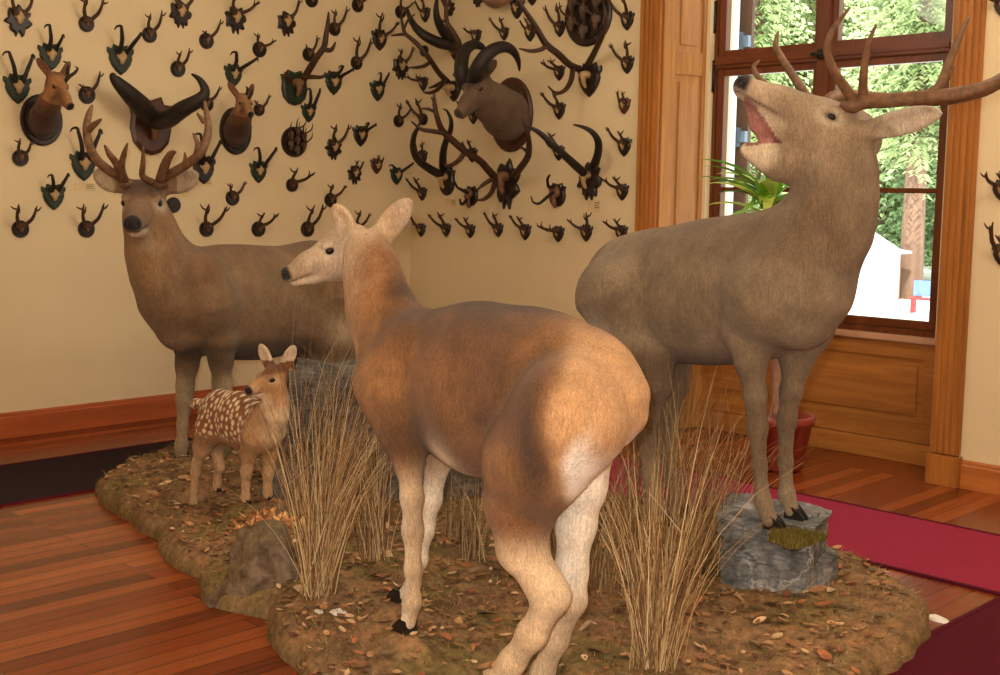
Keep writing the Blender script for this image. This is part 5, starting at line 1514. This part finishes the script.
mount('R', (512, 115), 22, 37, 'ibex_head_mount', 'ibex head with massive curved horns on a large round plaque near the corner', M['plq_b'],
      [(510, 118, .03, 23), (505, 114, .16, 23), (495, 105, .34, 20), (486, 97, .46, 16), (479, 92, .54, 13)], (473, 89, .60), -RT*.42-FW*.55+DN*.62, 1.0,
      [(RT*.5-DN*.8+FW*.3, -FW+RT*.4, .12, .06), (-RT*.8-DN*.1+FW*.3, -FW-RT*.4, .12, .06)], None, None, ibex_paint,
      [[(465, 86, .56, 6.2), (461.5, 73, .6, 6.2), (462, 59, .56, 5.6), (466.5, 49, .5, 4.8), (474, 44.5, .42, 4), (482, 47, .36, 2.8), (487, 53, .32, 1)],
       [(473, 82, .58, 6.6), (477, 70, .64, 6.6), (485, 57, .62, 6.2), (495, 49, .56, 5.4), (505, 47, .5, 4.6), (513, 51, .44, 3.6), (518, 60, .38, 2.3), (519.5, 71, .34, .6)]], h=.0075)
# chest of another mount, cut by the top edge
c = on_wall('R', 497, -14)
rt = empty('deer_head_mount', tuple(c), 'brown neck of a mounted head cut by the top edge of the photo', 'mounted head')
mpp = depth(c)/F_PX
plate('R', 'disc', 16*mpp, 22*mpp, .03, M['plq'], rt)
S = SDF(c-np.array([.35, .6, .3]), c+np.array([.3, .1, .55]), .008)
P_ = [on_wall('R', 497, -10, .03), on_wall('R', 498, -14, .14), on_wall('R', 494, -30, .3), on_wall('R', 490, -45, .36)]
S.chain(P_, [18*mpp, 17*mpp, 12*mpp, 9*mpp], .05)
V, Fq = S.nets(); V = V+np.outer(np.clip(.026-(V-c)@OA['R'], 0, None), OA['R'])
Pn = Paint(len(V), (104, 66, 46)); Pn.put((196, 150, 112), sst(-.02, -.1, (V-c)[:, 2]+.0)*.6)
link('neck', np_mesh('neck', V-c, Fq, Pn.c), M['fur'], rt)
# ------------------------------------------------------------------ the mound
MC = np.array([3.4, -2.8])
OUT = [(1.36, -3.15), (1.59, -3.42), (1.87, -3.53), (2.2, -3.57), (2.59, -3.63), (2.94, -3.77), (3.19, -3.78), (3.46, -3.92), (3.75, -3.84), (3.91, -3.95), (4.23, -4.05), (4.9, -4.42), (5.5, -4.3), (5.66, -3.6), (5.5, -2.75), (5.44, -2.28), (5.28, -2.0), (4.93, -1.78), (4.3, -1.72), (3.6, -1.7), (2.6, -1.6), (1.8, -1.55), (1.22, -1.75), (1.08, -2.3), (1.14, -2.75)]
_an = np.array([math.atan2(y-MC[1], x-MC[0]) for x, y in OUT]); _rd = np.array([math.hypot(x-MC[0], y-MC[1]) for x, y in OUT])
_o = np.argsort(_an); _an, _rd = _an[_o], _rd[_o]
def rim(a): return np.interp(a, np.concatenate([_an[-3:]-2*PI, _an, _an[:3]+2*PI]), np.concatenate([_rd[-3:], _rd, _rd[:3]]))
def nz2(x, y, s, k=0): return noise.noise(Vector((x*s, y*s, k)))
ROCK_FEET = [g for g in GROUND if g[2] > .25]
LOWF = [g for g in GROUND if g[2] <= .25]
def mound_h(x, y):
    a = math.atan2(y-MC[1], x-MC[0]); d = math.hypot(x-MC[0], y-MC[1])
    R = float(rim(a))*(1+.012*nz2(x, y, 9, 3))
    e = (R-d)
    if e <= 1e-4: return .0005
    t = min(1, e/.13); t = math.sqrt(max(0, 1-(1-t)**2))
    z = t*(.088+.022*nz2(x, y, 3.1)+.012*nz2(x, y, 11, 5)+.006*nz2(x, y, 27, 9))
    wsum, acc = 0, 0
    for g in LOWF:
        q = math.exp(-((x-g[0])**2+(y-g[1])**2)/(.085**2)); wsum += q; acc += q*(g[2]-.004)
    if wsum > 1e-4:
        k = min(1, wsum*1.4)
        z = z*(1-k)+acc/wsum*k
    return max(z, 0.)
NR, NA = 90, 340
vs, cs, fs = [], [], []
for j in range(NR+1):
    for i in range(NA):
        a = -PI+2*PI*i/NA
        t = j/NR
        R = float(rim(a)); R = R*(1+.012*nz2(MC[0]+R*math.cos(a), MC[1]+R*math.sin(a), 9, 3))*(1-(1-t)**1.35)
        x, y = MC[0]+R*math.cos(a), MC[1]+R*math.sin(a)
        vs.append((x, y, mound_h(x, y) if j < NR else .0005))
for j in range(NR):
    for i in range(NA):
        fs.append((j*NA+i, j*NA+(i+1) % NA, (j+1)*NA+(i+1) % NA, (j+1)*NA+i))
fs = [f for f in fs]
MO = np.array([MC[0], MC[1], 0.])
V = np.array(vs)
P = Paint(len(V), (136, 106, 76))
n1 = vnoise(V, 3., 21); n2 = vnoise(V, 14, 22); n3 = vnoise(V, 40, 23)
P.put((118, 106, 62), sst(.5, .62, n1)*.75)
P.put((164, 120, 84), sst(.52, .68, n2)*.6)
P.put((92, 68, 48), sst(.5, .3, n2)*.6)
P.put((150, 122, 84), sst(.62, .75, n3)*.6)
P.put((120, 100, 68), sst(.075, .03, V[:, 2])*.7)
mound_mat = attr_mat('leaf_mould', .95, .45, 34., .9, .1)
me = np_mesh('mound', V-MO, np.array(fs), P.c)
mound = link('display_mound', me, mound_mat, None, tuple(MO))
tag(mound, 'low mossy earth mound carrying the deer, rocks and dry grass', 'mound')

LM = attr_mat('dead_leaves', .8, .3, 40., .3, .2)
rl = random.Random(11)
mb = MB()
LEAF = [(160, 116, 78), (132, 92, 62), (186, 142, 98), (104, 72, 50), (206, 170, 128), (164, 102, 66), (126, 104, 76), (150, 108, 74)]
def in_mound(x, y, mg=.08):
    return math.hypot(x-MC[0], y-MC[1]) < float(rim(math.atan2(y-MC[1], x-MC[0])))-mg
def leaf(mb, x, y, z, L, W, yaw, tilt, rollv, rgb, curl):
    c_, s_ = math.cos(yaw), math.sin(yaw)
    rows = [(-.5, .08), (-.25, .8), (.05, 1.), (.3, .7), (.5, .05)]
    vs = []
    for t, w in rows:
        for sd in (-1, 0, 1):
            px, py = t*L, sd*w*W*.5
            pz = L*.5+0*px
            pz = curl*(t*t*4)*L*.25+abs(sd)*w*W*.18+px*tilt+py*rollv
            vs.append((x+px*c_-py*s_, y+px*s_+py*c_, z+pz+.006))
    fs = [(r*3+k, r*3+k+1, r*3+k+4, r*3+k+3) for r in range(4) for k in (0, 1)]
    g = rl.uniform(.75, 1.2)
    mb.add(vs, fs, tuple(v*g for v in lin(rgb)))
n = 0
while n < 4200:
    x, y = rl.uniform(1.1, 5.6), rl.uniform(-4.4, -1.6)
    if not in_mound(x, y, .05): continue
    dens = .35+.65*(noise.noise(Vector((x*1.5, y*1.5, 4)))+.5)
    if rl.random() > dens: continue
    L = rl.uniform(.018, .04) if n < 3500 else rl.uniform(.035, .075)
    leaf(mb, x, y, mound_h(x, y), L, L*rl.uniform(.35, .65), rl.uniform(0, 7), rl.uniform(-.3, .3), rl.uniform(-.4, .4), rl.choice(LEAF), rl.uniform(-.2, .9))
    n += 1
tag(mb.build('fallen_leaves', LM, fix=False), 'brown dead leaves scattered over the mossy mound', 'leaves', kind='stuff')
# moss and needle fibres
mb = MB()
n = 0
MOSS = [(122, 110, 60), (150, 124, 76), (108, 84, 54), (170, 138, 92), (98, 94, 50)]
while n < 26000:
    x, y = rl.uniform(1.05, 5.7), rl.uniform(-4.45, -1.55)
    if not in_mound(x, y, .0): continue
    z = mound_h(x, y)
    a = rl.uniform(0, 7); L = rl.uniform(.014, .042); w_ = .0017
    dx, dy = math.cos(a), math.sin(a)
    up_ = rl.uniform(.1, .9)
    g = rl.uniform(.7, 1.2)
    ed = float(rim(math.atan2(y-MC[1], x-MC[0])))-math.hypot(x-MC[0], y-MC[1])
    ox = (x-MC[0])*.25 if ed < .1 else 0; oy = (y-MC[1])*.25 if ed < .1 else 0
    tip = (x+dx*L*.8+ox*L, y+dy*L*.8+oy*L, z+L*up_)
    mb.add([(x-dy*w_, y+dx*w_, z-.003), (x+dy*w_, y-dx*w_, z-.003), tip], [(0, 1, 2)], tuple(v*g for v in lin(rl.choice(MOSS))))
    n += 1
tag(mb.build('moss_fibres', attr_mat('moss', .95, .2, 30., 0, .05), fix=False, smooth=False), 'short moss and needle litter covering the mound', 'moss', kind='stuff')

# ------------------------------------------------------------------ rocks
def rock_mat(name, dark, mid, light, vein=True):
    mt, nt, b = mat_new(name)
    v = coords(nt)
    f = ntex(nt, v, 6., 8, .75, .4)
    c = ramp(nt, f, [(.3, lin(dark)), (.5, lin(mid)), (.72, lin(light))])
    if vein:
        vo = nt.nodes.new('ShaderNodeTexVoronoi'); vo.feature = 'DISTANCE_TO_EDGE'; vo.inputs['Scale'].default_value = 7.
        nz = nt.nodes.new('ShaderNodeTexNoise'); nz.inputs['Scale'].default_value = 6.; nz.inputs['Detail'].default_value = 5
        nt.links.new(v, nz.inputs['Vector'])
        mv = mix(nt, v, nz.outputs[1], .28)
        nt.links.new(mv, vo.inputs['Vector'])
        m_ = ramp(nt, vo.outputs['Distance'], [(0., (1, 1, 1)), (.018, (.6, .6, .6)), (.04, (0, 0, 0))])
        m2 = mix(nt, (0, 0, 0), m_, ramp(nt, ntex(nt, v, 3., 3), [(.45, (0, 0, 0)), (.6, (1, 1, 1))]))
        c = mix(nt, c, lin((196, 196, 190)), m2)
    f2 = ntex(nt, coords(nt, (1, 1, 4)), 24., 6, .75)
    c = mix(nt, c, ramp(nt, f2, [(.35, (.62, .62, .62)), (.65, (1.3, 1.3, 1.3))]), 1., 'MULTIPLY')
    nt.links.new(c, b.inputs['Base Color'])
    b.inputs['Roughness'].default_value = .8
    b.inputs['Specular IOR Level'].default_value = .25
    bump(nt, b, f2, .8, .02)
    return mt
M['rock'] = rock_mat('grey_slate', (54, 54, 54), (122, 122, 121), (196, 195, 192))
M['rock_d'] = rock_mat('dark_slate', (44, 42, 40), (92, 88, 84), (142, 138, 132), False)

def blocky_rock(name, corners, mat, label, cuts=26, amp=.035, seed=1, cat='rock'):
    """eight corners (bottom 4, top 4) -> subdivided block, chipped and faceted with noise"""
    Pc = np.array(corners, float)
    O_ = Pc[:4].mean(0)
    bm = bmesh.new()
    vv = [bm.verts.new(p-O_) for p in Pc]
    for f in [(0, 3, 2, 1), (4, 5, 6, 7), (0, 1, 5, 4), (1, 2, 6, 5), (2, 3, 7, 6), (3, 0, 4, 7)]:
        bm.faces.new([vv[i] for i in f])
    bmesh.ops.subdivide_edges(bm, edges=list(bm.edges), cuts=cuts, use_grid_fill=True)
    bm.normal_update()
    ctr = Vector(Pc.mean(0)-O_)
    for v in bm.verts:
        p = v.co.copy()
        d = (p-ctr)
        n_ = noise.noise(p*4+Vector((seed, 0, 0)))*.5+noise.noise(p*9+Vector((0, seed, 0)))*.28+noise.noise(p*22)*.12
        cell = noise.cell(p*7+Vector((seed, seed, 0)))*.35
        v.co += d.normalized()*(n_+cell-.1)*amp
        if noise.noise(p*Vector((3, 3, 8))+Vector((9, seed, 1))) > .22 and d.z < .1: v.co -= Vector((d.x, d.y, 0)).normalized()*amp*.35
    me = bpy.data.meshes.new(name); bm.to_mesh(me); bm.free()
    o = link(name, me, mat, None, tuple(O_))
    return tag(o, label, cat), O_
def ext(p, q, t): return p+(q-p)*t
zb = .05
A = on_z(712, 594, zb); B = on_z(808, 612, zb)
Aw = B-A; Aw /= np.linalg.norm(Aw)
side = np.array([-Aw[1], Aw[0], 0])
if side@FW < 0: side = -side
wl = np.linalg.norm(B-A)
D2, C2 = A-Aw*.12+side*.42, B+side*.34+Aw*.0
ftz = sorted(g[2] for g in ROCK_FEET)
tz0, tz1 = ftz[0]-.012, ftz[-1]-.012
def zat(p):   # top plane through the two front hooves
    g0, g1 = ROCK_FEET[0], ROCK_FEET[1]
    d = (g1[:2]-g0[:2]); t = ((p[:2]-g0[:2])@d)/(d@d)
    return g0[2]+(g1[2]-g0[2])*np.clip(t, -.3, 1.4)-.004
top = []
for p in (A, B, C2, D2):
    q = p.copy(); q = q+(np.array([(A+B+C2+D2)/4])[0]-q)*.03; q[2] = zat(q); top.append(q)
rock, RO = blocky_rock('slate_rock', [A, B, C2, D2]+top, M['rock'], 'chipped grey rock block with moss on top, under the bellowing stag’s front hooves', amp=.06, seed=5)
# press the top flat under the hooves
for v in rock.data.vertices:
    wv = np.array(v.co)+RO
    for g in ROCK_FEET:
        d = math.hypot(wv[0]-g[0], wv[1]-g[1])
        if d < .13 and wv[2] > g[2]-.08: v.co.z = min(v.co.z, float(g[2]-RO[2]-.002+(.0 if d < .09 else (d-.09)*.2)))
# moss cushion on the rock
mp = on_z(795, 546, .325)
mb = MB()
for i in range(2600):
    a, rr_ = rl.uniform(0, 7), math.sqrt(rl.random())
    rr_ *= .55+.75*(noise.noise(Vector((math.cos(a)*1.3, math.sin(a)*1.3, 2.)))+.5)
    x = mp[0]+(RT[0]*math.cos(a)*.095+FW[0]*math.sin(a)*.10)*rr_; y = mp[1]+(RT[1]*math.cos(a)*.095+FW[1]*math.sin(a)*.10)*rr_
    z = zat(np.array([x, y, 0]))+.012*(1-rr_)
    L = rl.uniform(.012, .03)
    dx, dy = rl.uniform(-1, 1), rl.uniform(-1, 1)
    g = rl.uniform(.6, 1.3)
    mb.add([(x-.0025, y, z-.012), (x+.0025, y, z-.012), (x+dx*L*.6, y+dy*L*.6, z+L*.7)], [(0, 1, 2)], tuple(v*g for v in lin(rl.choice([(112, 98, 44), (132, 112, 58), (92, 80, 36)]))))
tag(mb.build('moss_cushion', attr_mat('cushion_moss', .95, .2, 30., 0, .05), fix=False, smooth=False), 'olive brown moss cushion on top of the chipped grey rock', 'moss')

# big grey boulder behind the left grass
F1, F2 = on_z(264, 506, .08), on_z(492, 500, .08)
dirb = np.array([FW[0], FW[1], 0]); dirb /= np.linalg.norm(dirb)
B1, B2 = F1+dirb*.75+RT*.05, F2+dirb*.85
tf = lambda p, z, k: np.array([p[0], p[1], z])+dirb*k
blocky_rock('boulder', [F1, F2, B2, B1, tf(F1, .60, .16)+RT*.06, tf(F2, .62, .12), tf(B2, .64, -.05), tf(B1, .66, -.02)], M['rock_d'], 'big grey flat-topped boulder behind the tall grass and the hind', cuts=30, amp=.07, seed=2)

# small earthy stump beside the fawn
sp = on_z(262, 585, .06)
S = SDF(sp-np.array([.3, .3, .1]), sp+np.array([.3, .3, .42]), .011)
S.cone(sp+np.array([0, 0, -.05]), sp+RT*.0+np.array([0, 0, .14]), .14, .085, .04)
S.cone(sp+RT*.07+np.array([0, 0, .0]), sp+RT*.04+np.array([0, 0, .2]), .10, .05, .04)
S.cone(sp-RT*.09+np.array([0, 0, .0]), sp-RT*.07+np.array([0, 0, .19]), .05, .022, .04)
S.cone(sp-RT*.02-dirb*.04, sp-RT*.16-dirb*.06-UP*.04, .05, .03, .03)
V, Fq = S.nets()
N = vnormals(V, Fq)
V = V+N*((vnoise(V, 24, 31)-.5)*.03)[:, None]
P = Paint(len(V), (116, 98, 80)); P.put((104, 90, 60), sst(.52, .66, vnoise(V, 8, 3))*.6); P.put((78, 60, 44), sst(.55, .7, vnoise(V, 20, 5))*.8)
o = link('tree_stump', np_mesh('tree_stump', V-sp, Fq, P.c), mound_mat, None, tuple(sp))
tag(o, 'small rotten mossy tree stump at the fawn’s front hooves', 'stump')
# orange bracken on the stump
bp = on_z(266, 512, .27)
mb = MB()
for i in range(110):
    a = rl.uniform(-.8, PI+.8); r_ = rl.uniform(.0, .13)
    x, y = bp[0]+RT[0]*math.cos(a)*r_+FW[0]*.02*rl.uniform(-2, 2), bp[1]+RT[1]*math.cos(a)*r_+FW[1]*.02*rl.uniform(-2, 2)
    leaf(mb, x, y, .19+rl.uniform(0, .085)*(1-r_*4), rl.uniform(.03, .06), rl.uniform(.012, .024), rl.uniform(0, 7), rl.uniform(-1, 1), rl.uniform(-.6, .6), rl.choice([(206, 148, 92), (190, 124, 70), (222, 174, 120)]), rl.uniform(0, .9))
mb.tube([(bp[0], bp[1], .12), (bp[0], bp[1], .24)], [.012, .006], 6, 0, 1., lin((150, 100, 60)))
tag(mb.build('bracken_sprig', LM, fix=False), 'orange dry bracken sprig beside the fawn’s hooves', 'bracken')
# white scraps and pebbles
M['pale'] = simple('pale_stone', (226, 218, 206), .6, .15, 20, .3)
for px, py, z, sx, lb, nm, sd in ((339, 610, .095, .05, 'pale torn scrap lying left of the hind’s front hoof', 'pale_scrap', 3), (319, 608, .095, .03, 'small tan chip left of the pale scrap', 'pale_scrap', 4), (938, 615, .02, .05, 'small pale stone at the right rim of the mound', 'pale_stone', 5), (245, 533, .20, .02, 'tiny white chip on the stump by the fawn', 'pale_stone', 6)):
    p = on_z(px, py, z); q = random.Random(sd)
    mb = MB()
    ring = [(math.cos(i*PI/4)*sx*q.uniform(.6, 1.1), math.sin(i*PI/4)*sx*q.uniform(.35, .7)) for i in range(8)]
    mb.add([(x, y, 0) for x, y in ring]+[(x*.75, y*.75, sx*.28*q.uniform(.6, 1.2)) for x, y in ring], [tuple(range(7, -1, -1)), tuple(range(8, 16))]+[(i, (i+1) % 8, 8+(i+1) % 8, 8+i) for i in range(8)])
    o = mb.build(nm, M['pale'], None, (p[0], p[1], max(mound_h(p[0], p[1]), .0)-.002 if nm == 'pale_scrap' or px > 900 else p[2]), smooth=False, bevel=.002)
    tag(o, lb, 'scrap' if nm == 'pale_scrap' else 'stone')

# ------------------------------------------------------------------ dry grass
GM = attr_mat('dry_grass', .75, .2, 25., 0, .2)
GC = [(190, 158, 112), (172, 138, 92), (140, 106, 68), (210, 182, 136), (112, 82, 54)]
def tuft(px, py, z, n, h0, h1, spread, label, lean=0., seed=1, wide=.05, wgt=.0022, flop=.35, dark=1.):
    q = random.Random(seed)
    p = on_z(px, py, z)
    mb = MB()
    for i in range(n):
        bx = RT*q.gauss(0, wide*.5)+dirb*q.gauss(0, wide*.5)
        h = q.uniform(h0, h1)
        a = q.gauss(lean, spread); b_ = q.gauss(0, spread*.75)
        side_ = RT*a+dirb*b_
        fl = q.uniform(-.1, flop)*h
        fd = RT*q.gauss(math.copysign(.6, a) if abs(a) > .05 else 0, .4)+dirb*q.gauss(0, .5)
        pts = []
        for k in range(6):
            t = k/5
            pts.append(bx+side_*h*t*(.75+.25*t)+UP*(h*t*(1-.12*t*abs(a)))+fd*fl*t**3*.6-UP*(max(fl, 0)*.35*t**4))
        wdir = RT*q.uniform(.6, 1)+dirb*q.uniform(-.7, .7); wdir = wdir/np.linalg.norm(wdir)
        w0 = wgt*q.uniform(.6, 1.25)
        g = q.uniform(.7, 1.15)*dark
        cl = tuple(v*g for v in lin(q.choice(GC)))
        vs = []
        for k, c_ in enumerate(pts):
            ww = w0*(1-.75*(k/5)**1.5)
            vs += [c_-wdir*ww, c_+wdir*ww]
        mb.add(vs, [(2*k, 2*k+1, 2*k+3, 2*k+2) for k in range(5)], cl)
        if q.random() < .35:      # side leaf
            k = q.choice((2, 3)); c_ = pts[k]
            d = RT*q.uniform(-1, 1)+dirb*q.uniform(-.6, .6)+UP*.8
            L = h*q.uniform(.12, .3)
            mb.add([c_-wdir*w0*.6, c_+wdir*w0*.6, c_+d*L*.6+wdir*w0*.4, c_+d*L*.6-wdir*w0*.4, c_+d*L-UP*L*.25], [(0, 1, 2, 3), (3, 2, 4)], cl)
    base = np.array([p[0], p[1], max(mound_h(p[0], p[1])-.01, 0)])
    o = mb.build('grass_tuft', GM, None, tuple(base), fix=False, smooth=False)
    return tag(o, label, 'grass', 'tufts of tall dry grass')
tuft(317, 594, .09, 190, .45, .92, .19, 'tall straw-coloured grass tuft fanning up left of the hind’s front legs', .06, 1, .06, .0018)
tuft(374, 560, .09, 80, .3, .62, .12, 'narrow grass tuft just left of the hind’s front leg, behind the big fan', .0, 2, .05, .0017)
tuft(345, 530, .09, 75, .4, .8, .2, 'grass tuft against the boulder between fawn and hind', .1, 3, .16, .0016, .35, .85)
tuft(305, 500, .09, 70, .5, .95, .13, 'tall thin grass tuft rising before the left stag’s hind legs', .12, 4, .14, .0015, .5, .9)
tuft(475, 556, .09, 70, .2, .42, .13, 'short brown grass tuft seen between the hind’s front and hind legs', .0, 5, .05, .0018, .4, .75)
tuft(452, 540, .09, 40, .2, .36, .2, 'sparse low brown grass behind the hind’s right front leg', .1, 12, .06, .0016, .5, .65)
tuft(653, 666, .09, 185, .38, .80, .18, 'thick pale grass tuft in front, right of the hind’s hind legs', .03, 6, .06, .0018)
tuft(684, 560, .09, 120, .5, .98, .16, 'tall grass tuft in front of the bellowing stag’s hind legs', .08, 7, .16, .0017, .45, .9)
tuft(635, 545, .09, 115, .5, .92, .15, 'grass tuft right behind the hind’s rump', .06, 8, .14, .0017, .4, .85)
tuft(602, 590, .09, 70, .3, .6, .14, 'short grass tuft at the right side of the hind’s hock', .05, 9, .09, .0017, .4, .8)
tuft(712, 545, .09, 90, .25, .6, .3, 'wispy grass tuft against the left side of the chipped grey rock', .0, 10, .08, .0015, .5, .9)
tuft(545, 575, .09, 60, .2, .45, .15, 'brown grass seen between the hind’s two hind legs', .0, 11, .06, .0017, .4, .7)

# ------------------------------------------------------------------ palm in a pot by the window
pp = np.array([3.62, -.36, 0])
pot = empty('potted_palm', tuple(pp), 'green palm in a red terracotta pot standing by the window behind the stag', 'plant')
mb = MB()
prof = [(.10, 0), (.125, .02), (.165, .26), (.178, .265), (.18, .31), (.165, .312), (.158, .27), (.0, .27)]
nn = 28
vs = [(r_*math.cos(2*PI*i/nn), r_*math.sin(2*PI*i/nn), z) for r_, z in prof for i in range(nn)]
mb.add(vs, [(j*nn+i, j*nn+(i+1) % nn, (j+1)*nn+(i+1) % nn, (j+1)*nn+i) for j in range(len(prof)-1) for i in range(nn)]+[tuple(range(nn-1, -1, -1))])
mb.build('pot', simple('red_terracotta', (150, 62, 44), .5, .2, 6), pot)
mb = MB(); mb.tube([(-.02, 0, .25), (-.06, .0, .7), (-.12, .02, 1.15), (-.16, .05, 1.5)], [.035, .03, .028, .025], 10, 4)
mb.build('stem', simple('palm_stem', (150, 112, 92), .8, .25, 20, .4), pot)
M['palm'] = attr_mat('palm_leaf', .4, .2, 12., 0, .4)
nt = M['palm'].node_tree
b_ = [n for n in nt.nodes if n.type == 'BSDF_PRINCIPLED'][0]; o_ = [n for n in nt.nodes if n.type == 'OUTPUT_MATERIAL'][0]
tl = nt.nodes.new('ShaderNodeBsdfTranslucent'); ms = nt.nodes.new('ShaderNodeMixShader'); ms.inputs[0].default_value = .55
nt.links.new(b_.inputs['Base Color'].links[0].from_socket, tl.inputs[0])
nt.links.new(b_.outputs[0], ms.inputs[1]); nt.links.new(tl.outputs[0], ms.inputs[2]); nt.links.new(ms.outputs[0], o_.inputs[0])
q = random.Random(5)
mb = MB()
for i in range(40):
    a = q.uniform(0, 2*PI); el = q.uniform(-.15, 1.2); L = q.uniform(.36, .6)
    h_ = np.array([math.cos(a), math.sin(a), 0])
    if h_[1] > .55: h_ = h_*np.array([1, .5, 1])
    base = np.array([-.16, .05, 1.38+q.uniform(0, .16)])
    wd = np.array([-math.sin(a), math.cos(a), 0])
    vs = []
    for k in range(7):
        t = k/6
        c_ = base+h_*L*t*math.cos(el*.8)+UP*(L*t*math.sin(el)-.42*L*t*t)
        ww = .036*math.sin(PI*min(1, .12+t*.88))**.7*(1-.3*t)
        vs += [c_-wd*ww+UP*ww*.4, c_, c_+wd*ww+UP*ww*.4]
    g = q.uniform(.6, 1.3)
    fs = [(3*k+m_, 3*k+m_+1, 3*k+m_+4, 3*k+m_+3) for k in range(6) for m_ in (0, 1)]
    mb.add(vs, fs, tuple(v*g for v in lin(q.choice([(140, 190, 60), (200, 220, 100), (100, 155, 52)]))))
mb.build('foliage', M['palm'], pot, fix=False)
